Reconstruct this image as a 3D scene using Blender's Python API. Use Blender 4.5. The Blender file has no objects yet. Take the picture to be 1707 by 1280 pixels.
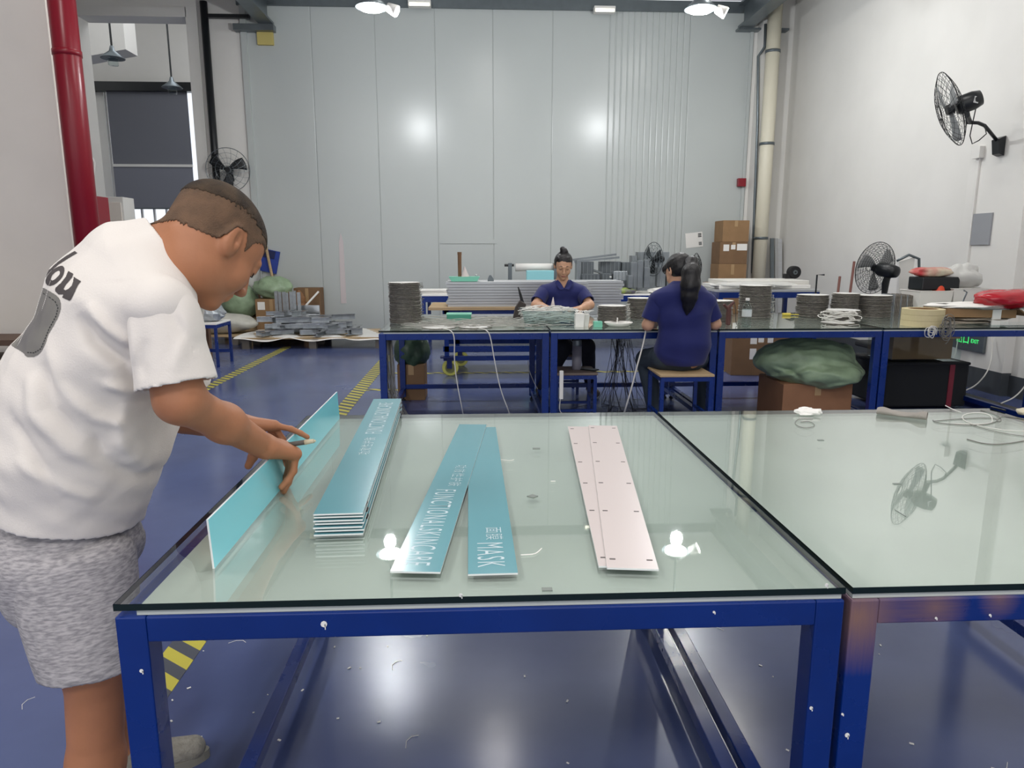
import bpy, bmesh, math, random
import numpy as np
from mathutils import Vector, Matrix
import openvdb
random.seed(7); RNG = np.random.default_rng(7)
S = bpy.context.scene; C = S.collection
PI = math.pi

# ------------------------------------------------------------------ camera
FPX, PITCH, YAW, CAMH = 1180.0, math.radians(10.7), math.radians(2.74), 1.36
fw = np.array([math.sin(YAW)*math.cos(PITCH), math.cos(YAW)*math.cos(PITCH), -math.sin(PITCH)])
rt = np.array([math.cos(YAW), -math.sin(YAW), 0.0]); upv = np.cross(rt, fw)
CAM = np.array([0, 0, CAMH])
cd = bpy.data.cameras.new('camera'); cam = bpy.data.objects.new('camera', cd); C.objects.link(cam)
cd.sensor_fit = 'HORIZONTAL'; cd.sensor_width = 36.0; cd.lens = FPX/1707*36.0
cam.matrix_world = Matrix(((rt[0], upv[0], -fw[0], 0), (rt[1], upv[1], -fw[1], 0), (rt[2], upv[2], -fw[2], CAMH), (0, 0, 0, 1)))
cd.clip_start = 0.02
S.camera = cam
def _ray(x, y): return fw + rt*(x-853.5)/FPX + upv*(640-y)/FPX
def G(x, y, z=0.0):                       # point on the horizontal plane z
    r = _ray(x, y); return CAM + r*(z-CAMH)/r[2]
def P(x, y, Y):                           # point at room depth Y
    r = _ray(x, y); return CAM + r*Y/r[1]

# ------------------------------------------------------------------ light
w = bpy.data.worlds.new('daylight'); S.world = w; w.use_nodes = True
wn = w.node_tree.nodes['Background']; wn.inputs[0].default_value = (0.96, 0.98, 1.0, 1); wn.inputs[1].default_value = WORLD_STRENGTH = 1.5
S.view_settings.view_transform = 'Standard'; S.view_settings.look = 'None'
S.view_settings.exposure = -0.2; S.view_settings.gamma = 1.0; S.view_settings.use_curve_mapping = False
def area(loc, sx, sy, watt, col=(1, .97, .93), rot=(0, 0, 0)):
    l = bpy.data.lights.new('area_light', 'AREA'); l.shape = 'RECTANGLE'; l.size = sx; l.size_y = sy; l.energy = watt; l.color = col
    o = bpy.data.objects.new('area_light', l); C.objects.link(o); o.location = loc; o.rotation_euler = rot
    return o
OVERHEAD_FILL = [(-3.2, 8.2, 60), (0.2, 8.2, 18), (3.2, 8.2, 32), (-3.2, 5.4, 75), (.3, 5.6, 65), (3.2, 5.2, 38), (-3.4, 1.0, 100), (0.4, 0.6, 50), (3.0, 1, 42), (-3, -3, 130), (.2, -3, 120), (3.4, -3, 60)]  # unseen overhead lights without fixtures, added as fill, also behind the camera
for (lx, ly, lw) in OVERHEAD_FILL:
    area((lx, ly, 5.05), .28, 1.3, lw)

# ------------------------------------------------------------------ mesh builder
class MB:
    def __init__(s): s.v = []; s.f = []; s.m = []
    def add(s, vs, fs, mi=0):
        n = len(s.v); s.v += [tuple(float(c) for c in q) for q in vs]; s.f += [tuple(n+i for i in q) for q in fs]; s.m += [mi]*len(fs); return s
    def box(s, x0, x1, y0, y1, z0, z1, mi=0):
        return s.add([(x0,y0,z0),(x1,y0,z0),(x1,y1,z0),(x0,y1,z0),(x0,y0,z1),(x1,y0,z1),(x1,y1,z1),(x0,y1,z1)],
                     [(0,3,2,1),(4,5,6,7),(0,1,5,4),(1,2,6,5),(2,3,7,6),(3,0,4,7)], mi)
    def obox(s, c, size, rz=0, rx=0, ry=0, mi=0):
        R = Matrix.Rotation(rz,3,'Z') @ Matrix.Rotation(ry,3,'Y') @ Matrix.Rotation(rx,3,'X'); a,b,h = [q/2 for q in size]
        vs = [tuple(Vector(c)+R@Vector(q)) for q in [(-a,-b,-h),(a,-b,-h),(a,b,-h),(-a,b,-h),(-a,-b,h),(a,-b,h),(a,b,h),(-a,b,h)]]
        return s.add(vs, [(0,3,2,1),(4,5,6,7),(0,1,5,4),(1,2,6,5),(2,3,7,6),(3,0,4,7)], mi)
    def cyl(s, a, b, r, r2=None, n=16, caps=True, mi=0):
        a = Vector(a); b = Vector(b); r2 = r if r2 is None else r2; d = (b-a).normalized()
        u = d.orthogonal().normalized(); w_ = d.cross(u); vs = []
        for (c, q) in ((a, r), (b, r2)):
            for i in range(n):
                t = 2*PI*i/n; vs.append(c+(u*math.cos(t)+w_*math.sin(t))*q)
        fs = [(i, (i+1)%n, n+(i+1)%n, n+i) for i in range(n)]
        if caps: fs += [tuple(range(n-1,-1,-1)), tuple(range(n, 2*n))]
        return s.add(vs, fs, mi)
    def tube(s, pts, r, n=8, mi=0, closed=False):
        pts = [Vector(q) for q in pts]; k = len(pts); vs = []; rs = r if isinstance(r, (list, tuple)) else [r]*k
        u = None
        for i, q in enumerate(pts):
            if closed: d = (pts[(i+1)%k]-pts[i-1]).normalized()
            else: d = (pts[min(i+1,k-1)]-pts[max(i-1,0)]).normalized()
            if d.length < .5: d = Vector((0,0,1))
            if u is None: u = d.orthogonal().normalized()
            else:
                u = (u-d*u.dot(d)); u = u.normalized() if u.length > 1e-6 else d.orthogonal().normalized()
            w_ = d.cross(u)
            for j in range(n):
                t = 2*PI*j/n; vs.append(q+(u*math.cos(t)+w_*math.sin(t))*rs[i])
        fs = []
        for i in range(k if closed else k-1):
            for j in range(n):
                a = i*n+j; b = i*n+(j+1)%n; c = ((i+1)%k)*n+(j+1)%n; d_ = ((i+1)%k)*n+j; fs.append((a,b,c,d_))
        if not closed: fs += [tuple(range(n-1,-1,-1)), tuple(range((k-1)*n, k*n))]
        return s.add(vs, fs, mi)
    def lathe(s, prof, c=(0,0,0), n=24, mi=0):     # prof [(r,z)] ; r=0 ends closed by small ring
        vs = []; k = len(prof)
        for (r, z) in prof:
            for i in range(n):
                t = 2*PI*i/n; vs.append((c[0]+max(r,1e-5)*math.cos(t), c[1]+max(r,1e-5)*math.sin(t), c[2]+z))
        fs = [(i*n+j, i*n+(j+1)%n, (i+1)*n+(j+1)%n, (i+1)*n+j) for i in range(k-1) for j in range(n)]
        return s.add(vs, fs, mi)
    def grid(s, fn, nu, nv, mi=0):
        vs = [fn(i/nu, j/nv) for i in range(nu+1) for j in range(nv+1)]
        fs = [(i*(nv+1)+j, (i+1)*(nv+1)+j, (i+1)*(nv+1)+j+1, i*(nv+1)+j+1) for i in range(nu) for j in range(nv)]
        return s.add(vs, fs, mi)
    def prism(s, poly, y0, y1, axis='y', mi=0):    # poly of (x,z) extruded along y ; axis 'x': (y,z) along x ; 'z': (x,y) along z
        n = len(poly)
        f_ = {'y': lambda q, t: (q[0], t, q[1]), 'x': lambda q, t: (t, q[0], q[1]), 'z': lambda q, t: (q[0], q[1], t)}[axis]
        vs = [f_(q, y0) for q in poly]+[f_(q, y1) for q in poly]
        return s.add(vs, [tuple(range(n)), tuple(range(2*n-1, n-1, -1))]+[(i, n+i, n+(i+1)%n, (i+1)%n) for i in range(n)], mi)
    def xf(s, M): s.v = [tuple(M @ Vector(q)) for q in s.v]; return s

def world_origin(o):
    p = Vector((0,0,0))
    while o is not None: p += o.location; o = o.parent
    return p
def link(name, v, f, mats, parent=None, smooth=False, mi=None, bev=0, keep=False, fix=True):
    v = np.asarray(v, dtype=float).reshape(-1, 3)
    if parent is not None: org = np.array(world_origin(parent)); loc = (0,0,0)
    elif keep: org = np.zeros(3); loc = (0,0,0)
    else:
        lo, hi = v.min(0), v.max(0); org = np.array([(lo[0]+hi[0])/2, (lo[1]+hi[1])/2, lo[2]]); loc = tuple(org)
    me = bpy.data.meshes.new(name); me.from_pydata((v-org).tolist(), [], f)
    if fix:
        b = bmesh.new(); b.from_mesh(me); bmesh.ops.recalc_face_normals(b, faces=b.faces); b.to_mesh(me); b.free()
    for m in (mats if isinstance(mats, (list, tuple)) else [mats]): me.materials.append(m)
    if mi is not None and any(mi): me.polygons.foreach_set('material_index', mi)
    if smooth: me.polygons.foreach_set('use_smooth', [True]*len(me.polygons))
    me.update()
    o = bpy.data.objects.new(name, me); C.objects.link(o); o.location = loc
    if parent is not None: o.parent = parent
    if smooth == 'auto':
        md = o.modifiers.new('edges', 'EDGE_SPLIT'); md.split_angle = math.radians(35)
    if bev:
        md = o.modifiers.new('bevel', 'BEVEL'); md.width = bev; md.segments = 2; md.limit_method = 'ANGLE'; md.angle_limit = math.radians(40)
    return o
def put(name, mb, mats, parent=None, smooth=False, bev=0, label=None, cat=None, group=None, kind=None, keep=False, fix=True):
    o = link(name, mb.v, mb.f, mats, parent, smooth, mb.m, bev, keep, fix)
    return tag(o, label, cat, group, kind)
def tag(o, label=None, cat=None, group=None, kind=None):
    if label: o['label'] = label
    if cat: o['category'] = cat
    if group: o['group'] = group
    if kind: o['kind'] = kind
    return o
def thing(name, label, cat, loc, group=None, kind=None):
    o = bpy.data.objects.new(name, None); C.objects.link(o); o.location = tuple(float(c) for c in loc); o.empty_display_size = .05
    return tag(o, label, cat, group, kind)
def copy_tree(o, loc=None, rz=None, label=None, parent=None):
    c = o.copy(); C.objects.link(c); c.parent = parent
    if loc is not None: c.location = tuple(float(q) for q in loc)
    if rz is not None: c.rotation_euler = (0, 0, rz)
    if label: c['label'] = label
    for ch in [k for k in o.children]: copy_tree(ch, parent=c)
    return c

# ------------------------------------------------------------------ materials
def lin(c):
    return tuple((q/255/12.92 if q/255 <= .04045 else ((q/255+.055)/1.055)**2.4) for q in c)+(1,)
MATS = {}
def mat(name, rgb, rough=.5, metal=0, noise=0, nscale=8, bump=0, bscale=40, emit=0, rgb2=None, spec=.5, coat=0, stretch=None, alpha=1, trans=0, sheen=0, ior=1.45, coord='Object', rnoise=0):
    if name in MATS: return MATS[name]
    m = bpy.data.materials.new(name); m.use_nodes = True; nt = m.node_tree; N = nt.nodes; L = nt.links
    b = N['Principled BSDF']; col = lin(rgb)
    b.inputs['Base Color'].default_value = col; b.inputs['Roughness'].default_value = rough; b.inputs['Metallic'].default_value = metal
    b.inputs['Specular IOR Level'].default_value = spec; b.inputs['IOR'].default_value = ior
    if coat: b.inputs['Coat Weight'].default_value = coat; b.inputs['Coat Roughness'].default_value = .08
    if trans: b.inputs['Transmission Weight'].default_value = trans
    if sheen: b.inputs['Sheen Weight'].default_value = sheen
    if alpha < 1: b.inputs['Alpha'].default_value = alpha
    if emit: b.inputs['Emission Color'].default_value = col; b.inputs['Emission Strength'].default_value = emit
    tc = N.new('ShaderNodeTexCoord'); mp = N.new('ShaderNodeMapping'); L.new(tc.outputs[coord], mp.inputs[0])
    if stretch: mp.inputs['Scale'].default_value = stretch
    if noise or rgb2:
        n = N.new('ShaderNodeTexNoise'); n.inputs['Scale'].default_value = nscale; n.inputs['Detail'].default_value = 5; L.new(mp.outputs[0], n.inputs['Vector'])
        r = N.new('ShaderNodeMapRange'); r.inputs[1].default_value = .35; r.inputs[2].default_value = .65; L.new(n.outputs['Fac'], r.inputs[0])
        mx = N.new('ShaderNodeMix'); mx.data_type = 'RGBA'; mx.inputs[6].default_value = col
        mx.inputs[7].default_value = lin(rgb2) if rgb2 else tuple(q*(1-noise) for q in col[:3])+(1,)
        L.new(r.outputs[0], mx.inputs[0]); L.new(mx.outputs[2], b.inputs['Base Color'])
    if rnoise:
        n3 = N.new('ShaderNodeTexNoise'); n3.inputs['Scale'].default_value = nscale*.7; n3.inputs['Detail'].default_value = 6; L.new(mp.outputs[0], n3.inputs['Vector'])
        r3 = N.new('ShaderNodeMapRange'); r3.inputs[1].default_value = .35; r3.inputs[2].default_value = .65; r3.inputs[3].default_value = max(.02, rough-rnoise); r3.inputs[4].default_value = rough+rnoise
        L.new(n3.outputs['Fac'], r3.inputs[0]); L.new(r3.outputs[0], b.inputs['Roughness'])
    if bump:
        n2 = N.new('ShaderNodeTexNoise'); n2.inputs['Scale'].default_value = bscale; n2.inputs['Detail'].default_value = 4; L.new(mp.outputs[0], n2.inputs['Vector'])
        bp = N.new('ShaderNodeBump'); bp.inputs['Strength'].default_value = bump; bp.inputs['Distance'].default_value = .01
        L.new(n2.outputs['Fac'], bp.inputs['Height']); L.new(bp.outputs[0], b.inputs['Normal'])
    MATS[name] = m; return m
def glassmat(name, rgb, rough=.02, ior=1.5, gloss=1.0):
    # clear sheet glass: tinted transparency with a fresnel reflection
    if name in MATS: return MATS[name]
    m = bpy.data.materials.new(name); m.use_nodes = True; nt = m.node_tree; N = nt.nodes; L = nt.links
    N.remove(N['Principled BSDF']); out = N['Material Output']
    t = N.new('ShaderNodeBsdfTransparent'); t.inputs[0].default_value = lin(rgb)
    g = N.new('ShaderNodeBsdfGlossy'); g.inputs['Roughness'].default_value = rough; g.inputs[0].default_value = (gloss, gloss, gloss, 1)
    f0 = ((ior-1)/(ior+1))**2
    lw = N.new('ShaderNodeLayerWeight'); lw.inputs[0].default_value = .5
    pw = N.new('ShaderNodeMath'); pw.operation = 'POWER'; pw.inputs[1].default_value = 4.2; L.new(lw.outputs['Facing'], pw.inputs[0])
    ma = N.new('ShaderNodeMath'); ma.operation = 'MULTIPLY_ADD'; ma.inputs[1].default_value = 1-f0; ma.inputs[2].default_value = f0; L.new(pw.outputs[0], ma.inputs[0])
    mx = N.new('ShaderNodeMixShader'); L.new(ma.outputs[0], mx.inputs[0]); L.new(t.outputs[0], mx.inputs[1]); L.new(g.outputs[0], mx.inputs[2]); L.new(mx.outputs[0], out.inputs[0])
    MATS[name] = m; return m

M_white = mat('white_paint', (226, 224, 219), .6, noise=.05, nscale=1.5, bump=.06, bscale=9)
M_wallL = mat('cream_white_paint', (236, 228, 218), .6, noise=.06, nscale=1.2, bump=.06, bscale=9)
M_blue = mat('blue_enamel', (4, 42, 116), .28, noise=.15, nscale=6, rnoise=.08, spec=.5)
M_dblue = mat('dark_blue_enamel', (18, 36, 100), .3, noise=.1)
M_black = mat('black_paint', (26, 29, 32), .35)
M_rubber = mat('black_rubber', (22, 22, 24), .7)
M_grey = mat('grey_steel', (112, 120, 124), .35, .6, noise=.1)
M_steel = mat('polished_steel', (190, 192, 194), .22, .9)
M_alu = mat('aluminium', (196, 198, 200), .3, .55, noise=.1, nscale=3, stretch=(1, 30, 30))
M_galv = mat('galvanised_profile', (176, 182, 186), .25, .45, noise=.22, nscale=20)
M_card = mat('cardboard', (150, 118, 84), .8, noise=.12, nscale=6, bump=.05)
M_card2 = mat('dark_cardboard', (128, 99, 72), .8, noise=.12, nscale=6)
M_paper = mat('white_paper', (235, 233, 228), .7)
M_print = mat('dark_print', (40, 42, 44), .6)
M_bag = mat('green_woven_plastic', (150, 172, 140), .45, noise=.22, nscale=9, bump=.5, bscale=16)
M_bagd = mat('dark_green_plastic', (58, 80, 62), .4, noise=.25, nscale=9, bump=.4, bscale=16)
M_wood = mat('pale_wood', (188, 162, 124), .6, noise=.2, nscale=4, stretch=(1, 12, 12))
M_film = glassmat('clear_film', (246, 248, 248), .12, 1.3)
M_clear = glassmat('clear_plastic', (240, 246, 246), .05, 1.4)
M_acr = glassmat('clear_acrylic', (232, 240, 240), .04, 1.5)
M_cablew = mat('white_cable', (214, 212, 206), .5)
M_cableg = mat('grey_cable', (120, 118, 112), .5)
M_cabled = mat('dark_cable', (42, 42, 46), .5)
M_lamp = mat('lit_lamp', (255, 252, 245), .5, emit=26)
M_red = mat('red_paint', (134, 22, 38), .3)
M_skin = mat('skin', (178, 120, 86), .5, noise=.1, nscale=14, bump=.05, bscale=120)
M_skinw = mat('fair_skin', (196, 152, 124), .5, noise=.06, nscale=14)
# ------------------------------------------------------------------ implicit bodies
def unit(v): v = np.asarray(v, float); return v/np.linalg.norm(v)
class Body:
    """smooth union of primitives sampled on a grid and meshed"""
    def __init__(s, vox=.004): s.pr = []; s.vox = vox; s.post = []
    def cap(s, a, b, ra, rb=None, k=.012, sub=False):
        s.pr.append(('c', np.asarray(a, float), np.asarray(b, float), ra, ra if rb is None else rb, k, sub)); return s
    def chain(s, pts, rs, k=.008, sub=False):
        for i in range(len(pts)-1): s.cap(pts[i], pts[i+1], rs[i], rs[i+1], k, sub)
        return s
    def ell(s, c, r, R=np.eye(3), k=.012, sub=False):   # R columns = local axes
        s.pr.append(('e', np.asarray(c, float), np.asarray(r, float), np.asarray(R, float), None, k, sub)); return s
    def seg(s, a, b, ra, rb, lat, k=.03, sub=False):    # ra=(lateral, front-back) at a
        s.pr.append(('s', np.asarray(a, float), np.asarray(b, float), (ra, rb), np.asarray(lat, float), k, sub)); return s
    def bounds(s):
        lo = np.full(3, 1e9); hi = -lo
        for p in s.pr:
            if p[6]: continue
            l, h = s._bb(p); lo = np.minimum(lo, l); hi = np.maximum(hi, h)
        return lo-.02, hi+.02
    def _bb(s, p):
        if p[0] == 'c':
            r = max(p[3], p[4]); return np.minimum(p[1], p[2])-r, np.maximum(p[1], p[2])+r
        if p[0] == 'e':
            e = np.sqrt(((p[3]*p[2])**2).sum(1)); return p[1]-e, p[1]+e
        r = max(max(p[3][0]), max(p[3][1])); return np.minimum(p[1], p[2])-r, np.maximum(p[1], p[2])+r
    @staticmethod
    def dist(p, X, Y, Z):
        if p[0] == 'c':
            a, b, ra, rb = p[1:5]; d = b-a; L2 = max(d@d, 1e-12)
            t = np.clip(((X-a[0])*d[0]+(Y-a[1])*d[1]+(Z-a[2])*d[2])/L2, 0, 1)
            return np.sqrt((X-a[0]-t*d[0])**2+(Y-a[1]-t*d[1])**2+(Z-a[2]-t*d[2])**2)-(ra+(rb-ra)*t)
        if p[0] == 'e':
            c, r, R = p[1:4]; x, y, z = X-c[0], Y-c[1], Z-c[2]
            u = [(x*R[0,i]+y*R[1,i]+z*R[2,i]) for i in range(3)]
            q = np.sqrt((u[0]/r[0])**2+(u[1]/r[1])**2+(u[2]/r[2])**2); q2 = np.sqrt((u[0]/r[0]**2)**2+(u[1]/r[1]**2)**2+(u[2]/r[2]**2)**2)
            return q*(q-1)/np.maximum(q2, 1e-6)
        a, b, (ra, rb), lat = p[1:5]; d = b-a; L = np.linalg.norm(d); w_ = d/L; lat = lat-w_*(lat@w_); lat = lat/np.linalg.norm(lat); f_ = np.cross(lat, w_)
        x, y, z = X-a[0], Y-a[1], Z-a[2]
        tw = x*w_[0]+y*w_[1]+z*w_[2]; t = np.clip(tw/L, 0, 1); ex = tw-t*L
        u = x*lat[0]+y*lat[1]+z*lat[2]; v = x*f_[0]+y*f_[1]+z*f_[2]
        A = ra[0]+(rb[0]-ra[0])*t; B = ra[1]+(rb[1]-ra[1])*t; c = np.minimum(A, B)*.8
        q = np.sqrt((u/A)**2+(v/B)**2+(ex/c)**2); q2 = np.sqrt((u/A**2)**2+(v/B**2)**2+(ex/c**2)**2)
        return q*(q-1)/np.maximum(q2, 1e-6)
    def field(s, lo=None, hi=None):
        if lo is None: lo, hi = s.bounds()
        n = np.ceil((hi-lo)/s.vox).astype(int)+1
        ax = [np.float32(lo[i])+np.arange(n[i], dtype=np.float32)*np.float32(s.vox) for i in range(3)]
        D = np.full(n, .08, np.float32)
        for p in s.pr:
            l, h = s._bb(p); mg = .035
            i0 = np.clip(((l-mg-lo)/s.vox).astype(int), 0, n-1); i1 = np.clip(((h+mg-lo)/s.vox).astype(int)+2, 1, n)
            if (i1 <= i0).any(): continue
            sl = tuple(slice(i0[i], i1[i]) for i in range(3))
            X = ax[0][sl[0]][:, None, None]; Y = ax[1][sl[1]][None, :, None]; Z = ax[2][sl[2]][None, None, :]
            d = s.dist(p, X, Y, Z).astype(np.float32); k = p[5]
            if p[6]:
                a = D[sl]; b = -d; h_ = np.clip(.5-.5*(b-a)/k, 0, 1)*0 + np.maximum(k-np.abs(a-b), 0)/k
                D[sl] = np.maximum(a, b)+h_*h_*k*.25
            else:
                a = D[sl]; h_ = np.maximum(k-np.abs(a-d), 0)/k
                D[sl] = np.minimum(a, d)-h_*h_*k*.25
        s.lo = lo; s.ax = ax; s.D = D
        for fn in s.post:
            s.D = fn(s.D, ax[0][:, None, None], ax[1][None, :, None], ax[2][None, None, :]).astype(np.float32)
        return s
    def mesh(s, D=None):
        D = s.D if D is None else D
        D = np.pad(D, 1, constant_values=.08)
        g = openvdb.FloatGrid(.08); g.copyFromArray(np.ascontiguousarray(D, dtype=np.float32)); 
        v, q = g.convertToQuads(isovalue=0.0)
        return np.asarray(v, float)*s.vox+(s.lo-s.vox), np.asarray(q)[:, ::-1]
def make_mesh(name, vq_list, mats, parent=None, label=None, keep=False):
    v = []; f = []; n = 0
    for (a, q) in vq_list: v.append(a); f.append(q+n); n += len(a)
    v = np.concatenate(v); f = np.concatenate(f)
    if parent is not None: org = np.array(world_origin(parent)); loc = (0,0,0)
    else: org = np.array([*(v.min(0)[:2]+v.max(0)[:2])/2, v.min(0)[2]]); loc = tuple(org)
    v = v-org
    a = v[f[:, 0]]; b = v[f[:, 1]]; c = v[f[:, 2]]
    if np.einsum('ij,ij->i', a, np.cross(b, c)).sum() < 0: f = f[:, ::-1]
    me = bpy.data.meshes.new(name); me.vertices.add(len(v)); me.vertices.foreach_set('co', v.astype(np.float32).ravel())
    me.loops.add(f.size); me.loops.foreach_set('vertex_index', f.astype(np.int32).ravel())
    me.polygons.add(len(f)); me.polygons.foreach_set('loop_start', np.arange(0, f.size, 4, dtype=np.int32)); me.polygons.foreach_set('loop_total', np.full(len(f), 4, dtype=np.int32))
    me.polygons.foreach_set('use_smooth', np.ones(len(f), bool)); me.update(calc_edges=True); me.validate()
    for m in (mats if isinstance(mats, (list, tuple)) else [mats]): me.materials.append(m)
    o = bpy.data.objects.new(name, me); C.objects.link(o); o.location = loc
    if parent is not None: o.parent = parent
    if label: o['label'] = label
    return o
def frame(fwd, bend=0, roll=0):
    """head axes: columns right, forward, up for a horizontal facing dir and a forward bend"""
    f_ = unit([fwd[0], fwd[1], 0]); z = np.array([0, 0, 1.0]); b = math.radians(bend)
    F = math.cos(b)*f_-math.sin(b)*z; U = math.sin(b)*f_+math.cos(b)*z; Rr = np.cross(F, U)
    r = math.radians(roll); R2 = Rr*math.cos(r)+U*math.sin(r); U2 = U*math.cos(r)-Rr*math.sin(r)
    return np.stack([R2, F, U2], 1)
def head(b, c, R, s=1.0, male=True):
    """face and skull in local axes (x right, y forward, z up)"""
    T = lambda x, y, z: c+R@(np.array([x, y, z])*s)
    E = lambda p, r, k=.012, sub=False, Q=None: b.ell(T(*p), np.array(r)*s, R if Q is None else R@Q, k*s, sub)
    E((0, -.014, .036), (.075, .096, .078), .02)
    E((0, .03, .0), (.064, .064, .085), .03)
    E((0, .028, -.062), (.055 if male else .048, .06, .05), .03)
    if male: E((0, .0, -.075), (.056, .05, .04), .03)
    E((0, .072, -.1), (.022, .02, .017), .025)
    for sx in (-1, 1):
        E((sx*.036, .058, -.036), (.026, .03, .03), .02)
        E((sx*.031, .098, .004), (.016, .011, .010), .008, True)
        E((sx*.031, .0835, .003), (.0135, .0115, .0105), .004)
        b.cap(T(sx*.012, .096, .02), T(sx*.042, .082, .02), .0075*s, .006*s, .012*s)
        E((sx*.011, .104, -.036), (.008, .009, .007), .006)
        Q = np.array(Matrix.Rotation(math.radians(14), 3, 'X'))@np.array(Matrix.Rotation(sx*math.radians(22), 3, 'Z'))
        E((sx*.077, -.006, -.006), (.009, .0195, .034), .006, False, Q)
        E((sx*.086, .0, -.002), (.0085, .0115, .023), .003, True, Q)
        E((sx*.08, .006, -.012), (.004, .0055, .007), .004, False, Q)
    b.cap(T(0, .092, .014), T(0, .112, -.032), .0065*s, .0105*s, .01*s)
    b.cap(T(-.018, .09, -.064), T(.018, .09, -.064), .0052*s, None, .008*s)
    b.cap(T(-.015, .088, -.075), T(.015, .088, -.075), .006*s, None, .008*s)
    b.cap(T(-.02, .0985, -.0695), T(.02, .0985, -.0695), .0018*s, None, .003*s, True)
    return T
def hand(b, wrist, fdir, pdir, bend, lens, R=1.0, spread=.10, thumb=None, side=1, rad=.0088):
    """wrist point, fdir = along metacarpals, pdir = towards the palm; bend = per finger three angles (deg)"""
    f = unit(fdir); p = unit(np.asarray(pdir)-f*(np.asarray(pdir)@f)); s_ = np.cross(f, p)*side   # s_ points to the thumb side
    W = np.asarray(wrist, float); tips = []
    for j, off in enumerate((.028, .009, -.010, -.028)):
        a = W+s_*off*.55*R+f*.012*R; m = W+s_*off*R+f*(.088-.004*abs(j-1))*R-p*.004*R
        b.cap(a, m, .0175*R, .0138*R, .018*R)
        d = f+s_*(.5-j)*spread*.6; d = unit(d); q = m; ang = 0; r = rad*R*(1 if j < 3 else .88)
        for t, (deg, L_) in enumerate(zip(bend[j], (.046, .029, .022))):
            ang += math.radians(deg); dd = unit(d*math.cos(ang)+p*math.sin(ang)); e = q+dd*L_*R*lens[j]
            b.cap(q, e, r*(1-.06*t), r*(1-.06*(t+1)), .004*R); q = e
        tips.append(q)
    if thumb is not None:
        q = W+s_*.022*R+f*.02*R+p*.008*R
        for (t, r) in zip(thumb, (.0155, .0125, .0105)):
            e = W+(f*t[0]+s_*t[1]+p*t[2])*R; b.cap(q, e, r*R, (r-.0022)*R, .007*R); q = e
    return tips
def open_hem(b2, pt, n, thick=.006, depth=.05):
    pt = np.asarray(pt, float); n = unit(n)
    def fn(D, X, Y, Z):
        h = (X-pt[0])*n[0]+(Y-pt[1])*n[1]+(Z-pt[2])*n[2]
        cav = np.maximum(D+thick, -(h+depth))
        return np.maximum(np.maximum(D, h), -cav)
    return fn
def folds(lst):
    """lst of (polyline of (x,z), width, height): soft ridges (+) and creases (-) of cloth"""
    def fn(D, X, Y, Z):
        xs = X.ravel(); zs = Z.ravel(); A = np.zeros((len(xs), len(zs)), np.float32); gx, gz = np.meshgrid(xs, zs, indexing='ij')
        for (pl, wd, h) in lst:
            m = np.full(A.shape, 9, np.float32); n = len(pl)-1; best = np.ones(A.shape, np.float32)
            for i in range(n):
                a = np.array(pl[i]); c = np.array(pl[i+1]); d = c-a; t = np.clip(((gx-a[0])*d[0]+(gz-a[1])*d[1])/(d@d), 0, 1)
                dd = np.hypot(gx-a[0]-t*d[0], gz-a[1]-t*d[1]); sel = dd < m; m = np.where(sel, dd, m)
                s_ = (i+t)/n; best = np.where(sel, np.sin(np.clip(s_, 0.02, .98)*PI)**.6, best)
            A += h*best*np.exp(-(m/wd)**2)
        return D-A[:, None, :]
    return fn
def waves(amp, sc, seed=0):
    r = np.random.default_rng(seed); K = [(r.normal(size=3)*sc, r.uniform(0, 6.28)) for _ in range(7)]
    def fn(D, X, Y, Z):
        n = 0
        for (k, ph) in K: n = n+np.sin(X*k[0]+Y*k[1]+Z*k[2]+ph)
        return D-amp*n/2.6
    return fn
# ------------------------------------------------------------------ setting
def struct(name, mb, mats, parent=None, **k):
    o = put(name, mb, mats, parent, **k)
    if parent is None: o['kind'] = 'structure'
    return o
YB = 11.8                                    # back wall
M_floor = mat('blue_epoxy_floor', (84, 96, 138), .22, rgb2=(70, 80, 120), nscale=1.3, bump=.10, bscale=2.2, rnoise=.07, spec=.8)
nt = M_floor.node_tree; bsd = nt.nodes['Principled BSDF']
struct('floor', MB().box(-12, 9, -9, 20, -.1, 0), M_floor)
# sandwich panel back wall
XL, XR = float(P(418, 200, YB)[0]), float(P(1250, 100, YB)[0]); ZT = float(P(850, 14, YB)[2])
M_panel = mat('pale_grey_coated_panel', (186, 191, 189), .26, noise=.03, nscale=.7, bump=.05, bscale=1.1, spec=.55)
wb = thing('wall_back', 'pale grey glossy sandwich panel partition across the back of the hall', 'wall', (0, YB, 0)); wb['kind'] = 'structure'; del wb['category']
seams = [418, 525, 629, 727, 822, 920, 1013, 1145, 1250]
sx = [float(P(x, 200, YB)[0]) for x in seams]
for i in range(8):
    m = MB(); a, b = sx[i]+.002, sx[i+1]-.002
    if i == 6:                               # ribbed panel
        n = 13
        for k in range(n):
            u0 = a+(b-a)*k/n; u1 = a+(b-a)*(k+1)/n
            m.prism([(u0, YB+.05), (u1, YB+.05), (u1, YB+.010), (u1-.016, YB), (u0+.016, YB), (u0, YB+.010)], 0.0, ZT, 'z')
    else:
        m.prism([(a, YB+.05), (b, YB+.05), (b, YB+.004), (b-.010, YB), (a+.010, YB), (a, YB+.004)], 0.0, ZT, 'z')
    put('wall_panel', m, M_panel, wb)
put('backing_sheet', MB().box(sx[0], sx[-1], YB+.012, YB+.1, 0, ZT), M_panel, wb)
put('top_rail', MB().box(XL-.1, XR+.1, YB-.04, YB+.1, ZT-.02, ZT+.14), M_grey, wb)
put('corner_trim', MB().box(XL-.06, XL+.03, YB-.04, YB+.1, 0, ZT), M_panel, wb)
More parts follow.
